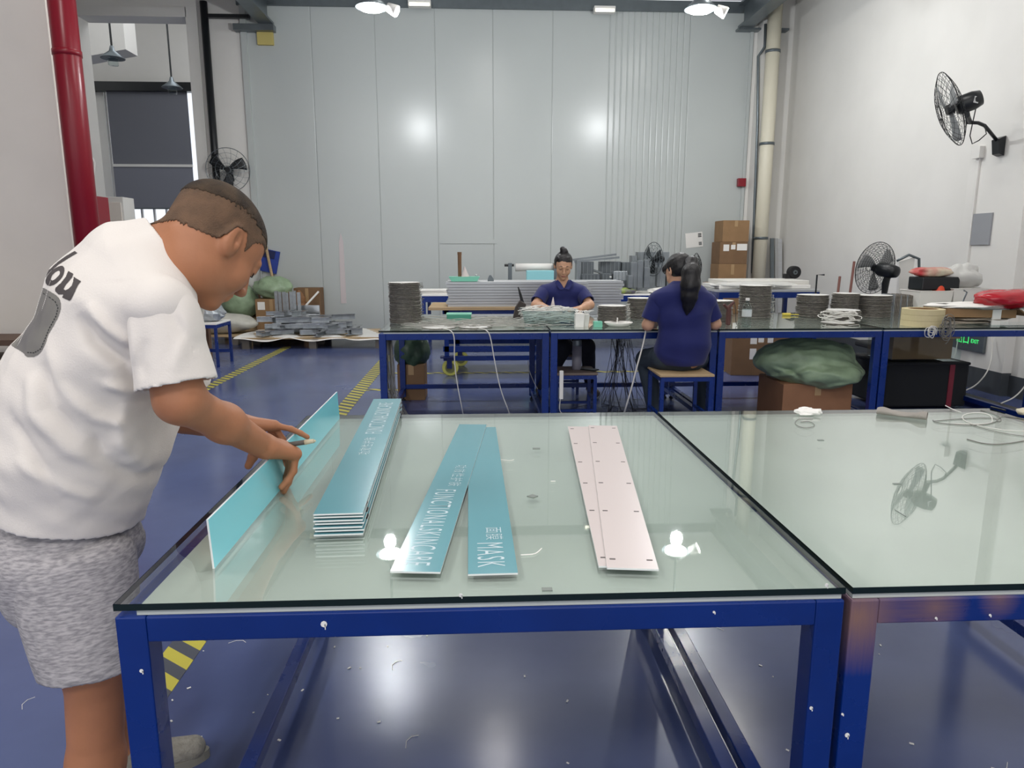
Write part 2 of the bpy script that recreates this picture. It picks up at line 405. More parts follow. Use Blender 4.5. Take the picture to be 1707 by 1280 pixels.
put('corner_trim', MB().box(XR-.02, XR+.03, YB-.03, YB+.1, 0, ZT), M_panel, wb)
m = MB().box(*[float(v) for v in (P(735, 400, YB)[0], P(828, 400, YB)[0])], YB-.012, YB, float(P(800, 406, YB)[2]), float(P(800, 399, YB)[2]))
put('patch_strip', m, M_panel, wb)
ZC = 5.25
struct('ceiling', MB().box(-12, 9, -9, YB+.2, ZC, ZC+.15), M_white)
# masonry wall left of the partition with the tall opening
OL, OR_, OT = float(P(147, 200, YB)[0]), float(P(325, 200, YB)[0]), float(P(250, 26, YB)[2])
m = MB().box(-12, OL, YB, YB+.3, 0, ZC).box(OR_, XL-.06, YB, YB+.3, 0, ZC).box(OL, OR_, YB, YB+.3, OT, ZC)
struct('wall_back_left', m, M_white)
m = MB(); m.box(OR_-.01, OR_+.16, YB-.03, YB+.33, 0, OT+.12).box(OL, OR_, YB-.03, YB+.33, OT-.02, OT+.12); struct('trim_1', m, M_white)
# wall to the right of the partition, right wall and its piers
XW = 5.02
struct('wall_back_right', MB().box(XR+.03, XW+2.0, YB, YB+.3, 0, ZC), M_white)
struct('wall_right', MB().box(XW, XW+.3, -9, YB, 0, ZC), M_white)
pc = thing('wall_column', 'square white pier on the right wall carrying the wall fan', 'column', (5.2, 6.9, 0)); pc['kind'] = 'structure'; del pc['category']
put('pier', MB().box(4.93, XW, 6.35, 7.15, .22, ZC), M_white, pc)
put('plinth', MB().box(4.93, XW, 6.35, 7.15, 0, .22), mat('dark_grey_plinth', (70, 74, 78), .5), pc)
struct('baseboard_right', MB().box(XW-.015, XW, -2, YB, 0, .2), MATS['dark_grey_plinth'])
cx0, cx1 = float(P(1254, 200, YB)[0]), float(P(1304, 200, YB)[0])
struct('trim_2', MB().box(cx0, cx1-.30, YB-.22, YB, 0, ZC), M_white)
# left pier, near
xl = float(P(97, 200, 6.9)[0])
xl = float(P(97, 200, 7.25)[0])
struct('wall_left', MB().box(-10, xl, 7.25, 7.7, 0, ZC), M_wallL)
struct('wall_far_left', MB().box(-12.1, -12, -9, 20, 0, ZC+1), M_white)
# next bay seen through the opening
YF = 18.0
bx0, bx1 = float(P(190, 250, YF)[0]), float(P(322, 250, YF)[0]); zb0 = float(P(250, 347, YF)[2]); zs = float(P(250, 277, YF)[2]); zt = float(P(250, 153, YF)[2]); zw0 = .9
ww = MB().box(-13, bx0-.12, YF, YF+.25, 0, 8.2).box(bx1+.12, -2, YF, YF+.25, 0, 8.2).box(bx0-.12, bx1+.12, YF, YF+.25, 0, zw0).box(bx0-.12, bx1+.12, YF, YF+.25, zt+.05, 8.2)
struct('wall_far_bay', ww, M_white)
struct('ceiling_far_bay', MB().box(-13, -2, YB+.3, YF, 7.4, 7.6), M_white)
struct('wall_bay_side', MB().box(-2.2, -2, YB+.3, YF, 0, 7.4), M_white)
wn_ = thing('window_1', 'tall bright window of the next bay', 'window', ((bx0+bx1)/2, YF, zw0)); wn_['kind'] = 'structure'; del wn_['category']
put('window_pane', MB().box(bx0-.12, bx1+.12, YF+.1, YF+.11, zw0, zt), glassmat('window_glass', (250, 252, 255), .02), wn_)
m = MB()
for k in range(8):
    x_ = bx0-.1+(bx1-bx0+.2)*k/7; put('window_bar', MB().box(x_-.02, x_+.02, YF+.05, YF+.12, zw0, zt), M_white, wn_)
bl = thing('roller_blind', 'grey roller blind hanging in front of the window beyond the opening', 'blind', ((bx0+bx1)/2, YF-.1, zb0))
M_blind = mat('grey_blind_fabric', (112, 114, 122), .8)
put('blind_fabric', MB().box(bx0, bx1, YF-.10, YF-.095, zs, zt), M_blind, bl); put('blind_fabric', MB().box(bx0, bx1, YF-.12, YF-.115, zb0, zs), mat('lower_grey_blind', (124, 126, 136), .8), bl)
put('blind_bar', MB().box(bx0, bx1, YF-.14, YF-.09, zs-.03, zs+.03), M_white, bl)
put('bottom_bar', MB().box(bx0, bx1, YF-.13, YF-.10, zb0-.03, zb0), M_grey, bl)
tag(put('steel_beam', MB().box(-12, -2.2, YF-.2, YF-.0, zt-.02, zt+.18), M_black), 'thin black steel beam above the roller blind', 'beam', kind='structure')
m = MB(); a = P(145, 60, 12.2); b = P(270, 130, 17.8)
m.prism([(a[0]-3, a[2]+1.1), (a[0]-3, a[2]+.1), (b[0]+.5, b[2]-.1), (b[0]+.5, b[2]+.9)], 15.0, 15.5); struct('ceiling_beam', m, M_white)
for (x, y, yy, l_) in ((188, 97, 13.5, 'nearer caged pendant lamp hanging beyond the tall opening'), (287, 146, 15.5, 'farther caged pendant lamp in front of the grey roller blind')):
    c = P(x, y, yy); t_ = thing('pendant_lamp', l_, 'lamp', c, 'pendant lamps of the next bay'); s_ = yy/13.5
    put('cord', MB().cyl((c[0], c[1], c[2]+.1), (c[0], c[1], 7.4 if yy > 13 else 5.2), .018, n=8), M_black, t_)
    put('lamp_shade', MB().lathe([(.03, .2), (.05, .12), (.2, 0), (.195, -.01), (.04, .1)], c), M_grey, t_, smooth=True)
    put('lamp_glass', MB().lathe([(.0, -.12), (.08, -.12), (.09, 0), (.0, .02)], c, 12), M_clear, t_, smooth=True)
# crane rails and beams near the partition top
for (px, py, px2, nm) in ((455, 36, 408, 'left'), (1232, 42, 1300, 'right')):
    e = P(px, py, YB-.15); t_ = thing('steel_rail', f'grey overhead steel rail running towards the viewer, {nm} of the partition', 'rail', e)
    s_ = 1 if nm == 'left' else -1
    x0_, x1_ = (e[0]-.22, e[0]) if nm == 'left' else (e[0], e[0]+.22)
    put('web', MB().box(x0_+.09, x1_-.09, 5.0, YB-.1, e[2], e[2]+.30), M_grey, t_)
    put('flange', MB().box(x0_, x1_, 5.0, YB-.1, e[2]-.03, e[2]), M_grey, t_); put('flange', MB().box(x0_, x1_, 5.0, YB-.1, e[2]+.30, e[2]+.33), M_grey, t_)
    t_['kind'] = 'structure'; del t_['category']
    if nm == 'left': put('bracket', MB().box(e[0]-.6, e[0], YB-.15, YB, e[2]-.12, e[2]-.03), M_grey, t_); put('bracket', MB().box(e[0]-.28, e[0]-.04, YB-.05, YB, e[2]-.3, e[2]-.12), mat('yellow_paint', (196, 180, 110), .6), t_)
    else: put('bracket', MB().box(e[0], e[0]+.8, YB-.15, YB, e[2]-.06, e[2]-.03), M_grey, t_)
x_ = float(P(347, 100, YB-.05)[0])
tag(put('downpipe', MB().cyl((x_, YB-.07, 0), (x_, YB-.07, float(P(340, 5, YB)[2])), .055, n=14), M_black, smooth=True), 'black vertical pipe on the white wall beside the tall opening', 'pipe')
tag(put('conduit', MB().box(x_+.05, float(P(440, 30, YB)[0])-.2, YB-.10, YB-.02, float(P(400, 33, YB)[2]), float(P(400, 27, YB)[2])), M_black), 'short black horizontal pipe joining the black vertical pipe near the ceiling', 'pipe')
# red riser and red cabinet, electric box
rx = float(P(124, 200, 7.1)[0])
t_ = thing('fire_riser', 'tall dark red fire water pipe on the left pier', 'pipe', (rx, 7.1, 0))
put('pipe', MB().cyl((rx, 7.1, 0), (rx, 7.1, ZC), .115, n=24), M_red, t_, smooth=True)
for z_ in (1.0, 3.1): put('pipe_clamp', MB().cyl((rx, 7.1, z_), (rx, 7.1, z_+.05), .122, n=24), M_red, t_, smooth=True)
c0 = P(148, 327, 7.9); c1 = P(161, 327, 7.9)
t_ = thing('fire_hose_cabinet', 'dark red metal fire hose cabinet behind the red pipe', 'cabinet', (c0[0], 7.9, 0))
put('cabinet_body', MB().box(c0[0]-.35, c1[0]+.02, 7.82, 8.1, 0, float(c0[2])), M_red, t_, bev=.006); put('cabinet_door', MB().box(c0[0]-.32, c1[0]-.01, 7.80, 7.82, .65, float(c0[2])-.05), M_red, t_)
area((-4.5, 14.8, 6.9), 3, 3, 120, (.93, .96, 1))  # unseen area light added to brighten the next bay
c0 = P(166, 328, 9.6); c1 = P(205, 333, 9.6)
t_ = thing('electrical_box', 'light grey electrical box with a small warning print', 'box', ((c0[0]+c1[0])/2, 9.7, 0))
put('box_body', MB().box(c0[0], c1[0], 9.6, 9.9, 0, float(c0[2])), M_white, t_, bev=.008); put('box_door', MB().box(c0[0]+.05, c1[0]-.03, 9.585, 9.6, .4, float(c0[2])-.07), M_wallL, t_)
def text_mesh(name, body, size, loc, rot, m_, parent=None, sx=1.0, align='LEFT', off=0.0, space=1.0, label=None, fit=None):
    cu = bpy.data.curves.new(name+'_curve', 'FONT'); cu.body = body; cu.size = size; cu.align_x = align; cu.offset = off; cu.space_character = space; cu.resolution_u = 3
    o = bpy.data.objects.new(name+'_tmp', cu); C.objects.link(o); dg = bpy.context.evaluated_depsgraph_get(); dg.update()
    me = bpy.data.meshes.new_from_object(o.evaluated_get(dg)); bpy.data.objects.remove(o); bpy.data.curves.remove(cu)
    xs_ = [v.co.x for v in me.vertices]
    if fit: sx = fit/(max(xs_)-min(xs_))
    me.materials.clear(); me.materials.append(m_); M_ = Matrix.Translation(Vector(loc)) @ rot.to_4x4() @ Matrix.Diagonal((sx, 1, 1, 1))
    if parent is not None: M_ = Matrix.Translation(-world_origin(parent)) @ M_
    me.transform(M_); o = bpy.data.objects.new(name, me); C.objects.link(o)
    if parent is not None: o.parent = parent
    if label: o['label'] = label
    return o
RFRONT = Matrix.Rotation(PI/2, 3, 'X')       # text facing -Y
text_mesh('warning_print', 'HV', .07, (c0[0]+.12, 9.58, c0[2]-.36), RFRONT, M_print, t_); text_mesh('warning_print', '有电危险', .05, (c0[0]+.22, 9.58, c0[2]-.36), RFRONT, M_red, t_)
h0 = np.array([xl+.014, 7.6, float(P(147, 243, 7.6)[2])]); tag(put('hose', MB().tube([h0+np.array(q) for q in ((0, 0, 0), (.05, 0, -.05), (.09, .02, -.16), (.06, .03, -.3), (.02, .03, -.42), (.03, .03, -.75))], .014, 8), M_cablew, smooth=True), 'loose white cable drooping from the edge of the left pier', 'cable')
# lamps
def bay_lamp(x, y, yy, label, z=None, s=1.0):
    c = np.array(P(x, y, yy)); t_ = thing('high_bay_lamp', label, 'lamp', c, 'lit high bay lamps')
    put('rod', MB().cyl((c[0], c[1], c[2]+.12), (c[0], c[1], ZC), .015, n=8), M_grey, t_)
    put('lamp_shade', MB().lathe([(.03, .13), (.07, .10), (.18, 0), (.176, -.005), (.06, .08)], c, 28), M_grey, t_, smooth=True)
    put('lit_disc', MB().lathe([(0, -.03), (.12, -.028), (.14, .0), (.0, .02)], c, 20), M_lamp, t_, smooth=True)
    k = put('spotlight', MB().cyl(c+np.array((.17, -.02, .0)), c+np.array((.27, -.04, -.05)), .045, .065, n=16), M_white, t_, smooth=True)
    put('spot_lens', MB().cyl(c+np.array((.271, -.04, -.051)), c+np.array((.277, -.041, -.054)), .058, n=16), M_lamp, k)
    l = bpy.data.lights.new('lamp_light', 'POINT'); l.energy = 135; l.shadow_soft_size = .07; l.color = (.95, .98, 1)
    o = bpy.data.objects.new('lamp_light', l); C.objects.link(o); o.location = c+np.array((0, 0, -.17))
bay_lamp(620, 12, 8.4, 'lit high bay lamp near the ceiling on the left, in front of the back wall'); bay_lamp(1168, 15, 8.4, 'lit high bay lamp near the ceiling on the right, in front of the back wall')
for (x0, x1, y, nm) in ((680, 718, 7, 'long flat lit emergency lamp beside the left high bay lamp'), (991, 1026, 17, 'small flat lit lamp in the middle of the top rail')):
    a = P(x0, y-3, YB-.2); b = P(x1, y+3, YB-.2); t_ = thing('flat_lamp', nm, 'lamp', ((a[0]+b[0])/2, YB-.2, b[2]))
    put('lamp_housing', MB().box(a[0], b[0], YB-.2, YB-.08, b[2], a[2]+.04), M_white, t_); put('lit_diffuser', MB().box(a[0]+.02, b[0]-.02, YB-.205, YB-.2, b[2], a[2]), mat('dim_lit_lamp', (255, 250, 225), emit=3), t_)
    if y < 10: put('stem', MB().cyl((a[0], YB-.15, a[2]), (a[0], YB-.15, ZC), .02, n=8), M_grey, t_)
# pvc pipe with collars, thin conduit, small red alarm, notice, plates
px_ = float(P(1281, 200, YB-.35)[0]); t_ = thing('pvc_pipe', 'wide cream plastic drainpipe with dark collars in the back right corner', 'pipe', (px_, YB-.35, 0))
put('pipe', MB().cyl((px_, YB-.35, 0), (px_, YB-.35, ZC), .105, n=24), mat('cream_plastic', (222, 216, 196), .4), t_, smooth=True)
for y_ in (86, 240, 397): z_ = float(P(1278, y_, YB-.35)[2]); put('collar', MB().cyl((px_, YB-.35, z_-.02), (px_, YB-.35, z_+.02), .115, n=24), M_grey, t_, smooth=True)
gx = lambda x, y: P(x, y, YB-.27)
tag(put('conduit', MB().tube([gx(1276, 40), gx(1275, 78), gx(1264, 94), gx(1263, 200), gx(1257, 370), gx(1254, 455)], .022, 8), M_grey, smooth=True), 'thin grey conduit with a kink running down beside the drainpipe', 'conduit')
a = P(1233, 303, YB); tag(put('alarm_box', MB().box(a[0]-.05, a[0]+.08, YB-.08, YB, a[2]-.08, a[2]+.05), M_red, bev=.006), 'small dark red alarm box on the right edge of the partition', 'alarm')
a = P(1157, 400, YB-.006); t_ = thing('notice', 'white paper notice taped on the back wall', 'notice', a)
R_ = Matrix.Rotation(math.radians(-6), 4, 'Y'); R_ = Matrix.Translation(Vector(a))@R_@Matrix.Translation(-Vector(a))
put('paper', MB().box(a[0]-.14, a[0]+.145, YB-.006, YB-.003, a[2]-.12, a[2]+.12).xf(R_), M_paper, t_)
m = MB()
for i in range(3): m.box(a[0]+.07, a[0]+.125, YB-.008, YB-.006, a[2]+.04+.022*i, a[2]+.055+.022*i)
for i in range(3): m.box(a[0]+.075, a[0]+.125, YB-.008, YB-.006, a[2]-.09+.018*i, a[2]-.078+.018*i)
put('print', m.xf(R_), M_print, t_, kind='stuff')
a = P(1637, 354, 6.8); b = P(1652, 408, 6.8)
tag(put('cover_plate', MB().box(4.915, 4.93, 6.72, 6.98, float(P(1640, 408, 6.8)[2]), float(P(1640, 355, 6.8)[2])), mat('grey_plate', (150, 152, 156), .4)), 'flat grey cover plate on the white pier', 'plate')
m = thing('socket_box', 'small socket box with trunking below on the pier under the wall fan', 'socket', (4.9, 7.0, 2.1)); z_ = float(P(1628, 255, 7.0)[2])
put('box', MB().box(4.88, 4.93, 6.95, 7.06, z_-.05, z_+.06), M_white, m); put('trunking', MB().box(4.91, 4.93, 6.985, 7.02, .4, z_-.05), M_white, m)
# hazard tapes on the floor
def tape_mat():
    m = bpy.data.materials.new('hazard_tape'); m.use_nodes = True; nt = m.node_tree; N = nt.nodes; L = nt.links; b = N['Principled BSDF']; b.inputs['Roughness'].default_value = .4
    g = N.new('ShaderNodeNewGeometry'); s = N.new('ShaderNodeSeparateXYZ'); L.new(g.outputs['Position'], s.inputs[0])
    a = N.new('ShaderNodeMath'); a.operation = 'MULTIPLY_ADD'; a.inputs[1].default_value = .75; L.new(s.outputs['X'], a.inputs[0]); L.new(s.outputs['Y'], a.inputs[2])
    f = N.new('ShaderNodeMath'); f.operation = 'MULTIPLY'; f.inputs[1].default_value = -1/.115; L.new(a.outputs[0], f.inputs[0])
    fr = N.new('ShaderNodeMath'); fr.operation = 'FRACT'; L.new(f.outputs[0], fr.inputs[0])
    gt = N.new('ShaderNodeMath'); gt.operation = 'GREATER_THAN'; gt.inputs[1].default_value = .5; L.new(fr.outputs[0], gt.inputs[0])
    mx = N.new('ShaderNodeMix'); mx.data_type = 'RGBA'; mx.inputs[6].default_value = lin((196, 186, 72)); mx.inputs[7].default_value = lin((74, 78, 88)); L.new(gt.outputs[0], mx.inputs[0]); L.new(mx.outputs[2], b.inputs['Base Color']); return m
M_tape = tape_mat()
def tape(x0, x1, y0, y1, label): tag(put('hazard_tape', MB().box(x0, x1, y0, y1, 0, .002), M_tape), label, 'tape', 'hazard tapes on the floor')
tape(-1.09, -.97, 1.0, 4.2, 'yellow and black floor tape beside the front table leg')
tape(-1.25, -1.11, 5.6, 9.3, 'yellow and black floor tape left of the second row of tables')
tape(-2.79, -2.67, 6.2, 10.2, 'yellow and black floor tape farthest left, ending at the pallet')
tape(-1.1, 3.0, 7.85, 7.93, 'yellow and black floor tape crossing behind the second row of tables')
tape(-1.11, -.75, 6.9, 6.98, 'short branch of yellow tape beside the second row table leg')
m = MB()
for i in range(150):
    x, y = RNG.uniform(-1.5, 2.0), RNG.uniform(1.3, 3.2)
    if i < 70: x = RNG.uniform(-1.0, -.2)
    s_ = RNG.uniform(.002, .006)
    if i % 5 == 0:
        a0 = RNG.uniform(0, 6); pts = [(x+.02*k*math.cos(a0+k*.4), y+.02*k*math.sin(a0+k*.4), .002) for k in range(4)]; m.tube(pts, .0008, 4)
    else: m.obox((x, y, .002), (s_*2, s_, .002), RNG.uniform(0, 3))
put('floor_scraps', m, M_paper, kind='stuff', label='white paper and film scraps scattered on the blue floor under the front tables', cat='scraps')
# ------------------------------------------------------------------ work tables
M_gl = glassmat('table_glass', (243, 248, 245), .015, 1.9); M_glb = glassmat('table_glass_underside', (252, 254, 253), .015, 1.05)
M_gle = mat('dark_glass_edge', (8, 26, 22), .12)
M_board = mat('white_board', (192, 197, 192), .7, noise=.08, nscale=4)
def patched_blue():
    m = M_blue.copy(); m.name = 'brown_patched_blue_enamel'; nt = m.node_tree; N = nt.nodes; L = nt.links; b = N['Principled BSDF']; cur = b.inputs['Base Color'].links[0].from_socket
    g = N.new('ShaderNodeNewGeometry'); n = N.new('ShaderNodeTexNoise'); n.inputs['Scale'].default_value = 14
    for (pt, r0, r1) in (((.655, 1.10, .735), .02, .11), ((.79, 1.10, .75), .0, .06), ((.905, 1.10, .76), .0, .035)):    # brown patches fading outwards over the blue
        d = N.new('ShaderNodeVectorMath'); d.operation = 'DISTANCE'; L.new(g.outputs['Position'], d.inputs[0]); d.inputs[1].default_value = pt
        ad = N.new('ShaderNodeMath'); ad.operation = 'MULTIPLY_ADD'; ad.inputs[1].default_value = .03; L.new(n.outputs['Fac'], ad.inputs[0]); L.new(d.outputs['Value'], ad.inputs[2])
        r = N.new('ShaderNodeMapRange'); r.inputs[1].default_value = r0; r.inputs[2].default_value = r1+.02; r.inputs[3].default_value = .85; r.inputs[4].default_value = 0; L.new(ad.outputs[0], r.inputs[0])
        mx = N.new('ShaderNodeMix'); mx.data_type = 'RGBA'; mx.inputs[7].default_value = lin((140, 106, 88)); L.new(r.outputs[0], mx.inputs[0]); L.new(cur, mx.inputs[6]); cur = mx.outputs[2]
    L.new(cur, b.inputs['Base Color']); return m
M_blueP = patched_blue()
def work_table(x0, x1, y0, y1, label, near=True, zt=.79, mb_=None, extras=True, first=True):
    mb_ = mb_ or M_blue; g = .012; t_ = thing('work_table', label, 'table', ((x0+x1)/2, (y0+y1)/2, 0), 'blue steel work tables with glass tops')
    m = MB(); z0, z1 = zt-g, zt; c = .0012
    m.add([(x0+c,y0+c,z0),(x1-c,y0+c,z0),(x1-c,y1-c,z0),(x0+c,y1-c,z0),(x0+c,y0+c,z1),(x1-c,y0+c,z1),(x1-c,y1-c,z1),(x0+c,y1-c,z1)], [(4,5,6,7)], 0); m.add([(x0+c,y0+c,z0),(x1-c,y0+c,z0),(x1-c,y1-c,z0),(x0+c,y1-c,z0)], [(0,3,2,1)], 2)
    m.add([(x0,y0,z0),(x1,y0,z0),(x1,y1,z0),(x0,y1,z0),(x0,y0,z1),(x1,y0,z1),(x1,y1,z1),(x0,y1,z1)], [(0,1,5,4),(1,2,6,5),(2,3,7,6),(3,0,4,7)], 1)
    put('glass_top', m, [M_gl, M_gle, M_glb], t_, fix=False)
    bl_ = .034 if first else .004
    put('board', MB().box(x0+bl_, x1-.004, y0+.006, y1-.004, z0-.011, z0-.0006), M_board, t_)
    zr = z0-.0115; L_ = .05; H_ = .046
    put('rail', MB().box(x0+L_, x1-L_, y0, y0+.04, zr-H_, zr), mb_, t_, bev=.003); put('rail', MB().box(x0+L_, x1-L_, y1-.04, y1, zr-H_, zr), mb_, t_, bev=.003)
    put('rail', MB().box(x0, x0+.04, y0+L_, y1-L_, zr-H_, zr), mb_, t_, bev=.003); put('rail', MB().box(x1-.04, x1, y0+L_, y1-L_, zr-H_, zr), mb_, t_, bev=.003)
    for (a, b) in ((x0, y0), (x1-L_, y0), (x0, y1-L_), (x1-L_, y1-L_)):
        l_ = put('leg', MB().box(a, a+L_, b, b+L_, .035, zr), mb_, t_, bev=.003)
        put('foot', MB().cyl((a+.025, b+.025, .012), (a+.025, b+.025, .04), .009, n=10).cyl((a+.025, b+.025, 0), (a+.025, b+.025, .014), .02, .017, n=14), M_rubber, l_)
    zl = .075
    for a in (x0+.004, x1-.044): put('lower_rail', MB().box(a, a+.04, y0+L_, y1-L_, zl, zl+.04), mb_, t_, bev=.003)
    if not near: put('lower_rail', MB().box(x0+L_, x1-L_, y1-.045, y1-.005, .11, .15), mb_, t_, bev=.003)
    return t_
work_table(-.602, .628, 1.102, 2.45, 'front work table on the left holding the blue lettered panels')
work_table(.640, 1.87, 1.102, 2.45, 'front work table on the right with loose wires at its far end', mb_=M_blueP, first=False)
BX = [-.718+1.247*k for k in range(5)]
lbs = ['second row work table at the left end under the tall reel stack', 'second row work table between the two seated women', 'second row work table with the bottle, over the green sack', 'second row work table at the right end with the tape roll and red bag']
for k in range(4): work_table(BX[k], BX[k+1]-.012, 5.12, 6.45, lbs[k], near=False, first=(k == 0))
# drips and scraps of glue on the front frame
m = MB()
for (x, y, s_) in ((540, 1040, 5), (236, 1118, 3), (768, 992, 3), (1190, 1020, 2), (1352, 1180, 3), (1404, 1190, 2), (1412, 1225, 4), (1378, 975, 3), (1560, 1030, 2), (1650, 1025, 2)):
    c = P(x, y, 1.101); m.cyl(c+np.array((0, 0, 0)), c+np.array((0, -.001, 0)), s_*.0011, n=8); m.obox(c+np.array((.002, -.0005, -s_*.001)), (.0015, .001, s_*.002))
put('glue_drips', m, M_paper, kind='stuff', label='small white glue drips stuck on the front table frame', cat='drips')

# ------------------------------------------------------------------ panels on the front table
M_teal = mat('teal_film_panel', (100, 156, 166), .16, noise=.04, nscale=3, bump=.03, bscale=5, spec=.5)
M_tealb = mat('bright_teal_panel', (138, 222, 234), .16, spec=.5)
M_edge = mat('pale_panel_edge', (222, 226, 226), .5)
M_pink = mat('pinkish_white_panel', (205, 193, 190), .3, bump=.02, bscale=5)
M_lett = mat('milky_lettering', (190, 208, 214), .4)
ZTB = .7902; TH = .0034
def quadpanel(name, c4, z, parent, m_top, th=TH):
    v = [(q[0], q[1], z) for q in c4]+[(q[0], q[1], z+th) for q in c4]
    m = MB().add(v, [(3, 2, 1, 0)], 1).add(v, [(4, 5, 6, 7)], 0).add(v, [(0, 1, 5, 4), (1, 2, 6, 5), (2, 3, 7, 6), (3, 0, 4, 7)], 1)
    return put(name, m, [m_top, M_edge], parent, fix=False)
def panel_letters(t_, o, d, z, words):
    """o origin, d unit reading direction; tops point to the left of the reading direction turned by the sheet"""
    ang = math.atan2(d[1], d[0]); Rz = Matrix.Rotation(ang, 3, 'Z')
    for (s0, body, size, sx_, sp_, across) in words:
        n_ = np.array([-d[1], d[0]]); p_ = np.array(o[:2])+np.array(d)*s0+n_*across
        text_mesh('lettering', body, size, (p_[0], p_[1], z+.0004), Rz, M_lett, t_, fit=sx_, space=sp_, off=-.0004)
def panel_thing(label, corners, z, m_top, words=None, flip=False, group=None, tilt=None):
    c4 = [np.array(q, float) for q in corners]        # near-left, near-right, far-right, far-left (x, y)
    c = sum(c4)/4; t_ = thing('sign_panel', label, 'panel', (c[0], c[1], z), group)
    quadpanel('panel_sheet', c4, z, t_, m_top)
    if words:
        near = (c4[0]+c4[1])/2; far = (c4[2]+c4[3])/2; d = unit(near-far) if not flip else unit(far-near); o = far if not flip else near
        panel_letters(t_, o, d, z+TH, words)
    return t_
def rect(near_c, far_c, wd):
    n = np.array(near_c); f_ = np.array(far_c); d = unit(f_-n); s_ = np.array([d[1], -d[0]])*wd/2
    return [n-s_, n+s_, f_+s_, f_-s_]
grp = 'lettered teal sign panels'
W1 = [(.449, '功效性护肤', .034, .17, 1.25, .0), (.645, 'FUNCTIONALSKINCARE', .070, .414, 1.2, -.026)]
panel_thing('teal panel under the crossing corner, printed MASK', rect((.0225, 1.178), (.0095, 2.243), .089), ZTB, M_teal, [(.85, '面膜', .038, .062, 1.1, -.006), (.928, 'MASK', .074, .108, 1.2, -.027)], group=grp)
panel_thing('teal panel laid slantwise over the MASK panel, printed with the long skincare wording', rect((-.116, 1.184), (-.020, 2.266), .090), ZTB+TH+.0006, M_teal, W1, group=grp)
# stack of seven boards
NB = 7; base = rect((-.2875, 1.372), (-.328, 2.50), .0985)
pos = ['lowest', 'second lowest', 'third lowest', 'middle', 'third from the top', 'second from the top']
for k in range(NB):
    dx = [0, .002, -.001, .002, .0, .001, .001][k]; dy = [0, .004, .002, .006, .003, .005, .002][k]
    c4 = [q+np.array([dx, dy]) for q in base]; z = ZTB+k*.0072
    if k < NB-1: panel_thing(f'teal sign panel in the left stack, {pos[k]} of the seven', c4, z, M_teal, group='stacked teal sign panels')
    else: panel_thing('topmost teal sign panel of the left stack, wording at its far end', c4, z, M_teal, [(.42, '功效性护肤', .034, .17, 1.25, -.012), (.635, 'FUNCTIONALSKINCARE', .070, .42, 1.2, -.026)], flip=True, group='stacked teal sign panels')
    if k < NB-1:
        t_ = [o for o in bpy.data.objects if o.name.startswith('sign_panel')][-1]
        # small foam spacers between the sheets
        for (u, w_) in ((.06, .3), (.06, .7), (.94, .3), (.94, .7), (.5, .5)):
            nl, nr, fr_, fl = c4; q = (nl*(1-w_)+nr*w_)*(1-u)+(fl*(1-w_)+fr_*w_)*u
            put('spacer', MB().box(q[0]-.03, q[0]+.03, q[1]-.01, q[1]+.01, z+TH, z+.0072), M_rubber, t_)
# upright panel held by the man
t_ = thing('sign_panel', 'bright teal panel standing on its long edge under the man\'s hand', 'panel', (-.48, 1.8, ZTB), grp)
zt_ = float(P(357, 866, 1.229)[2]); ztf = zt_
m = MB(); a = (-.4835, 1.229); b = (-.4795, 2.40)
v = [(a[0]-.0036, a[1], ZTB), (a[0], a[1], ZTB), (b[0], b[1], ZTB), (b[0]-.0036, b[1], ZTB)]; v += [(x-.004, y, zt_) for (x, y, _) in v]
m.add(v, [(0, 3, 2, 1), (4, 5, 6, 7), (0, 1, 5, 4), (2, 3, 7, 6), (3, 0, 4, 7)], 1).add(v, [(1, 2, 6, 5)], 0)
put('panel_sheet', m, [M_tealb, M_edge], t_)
# pinkish back sides
def pink(label, n, f_, z):
    c4 = rect(n, f_, .0925); t_ = panel_thing(label, c4, z, M_pink, group='pinkish white panels lying face down')
    m_ = mat('dark_slot', (92, 84, 82), .6); near = (c4[0]+c4[1])/2; far = (c4[2]+c4[3])/2; s_ = unit(c4[1]-c4[0])
    for u in (.035, .27, .45, .62, .80, .97):
        for w_ in (-.034, .034):
            q = near+(far-near)*u+s_*w_; put('slot', MB().obox((q[0], q[1], z+TH+.0002), (.011, .005, .0004), math.atan2(s_[1], s_[0])), m_, t_)
pink('pinkish white panel underneath, its left edge showing', (.262, 1.196), (.336, 2.236), ZTB)
pink('pinkish white panel on top of the other, printed with small slots', (.274, 1.178), (.403, 2.229), ZTB+TH+.0006)
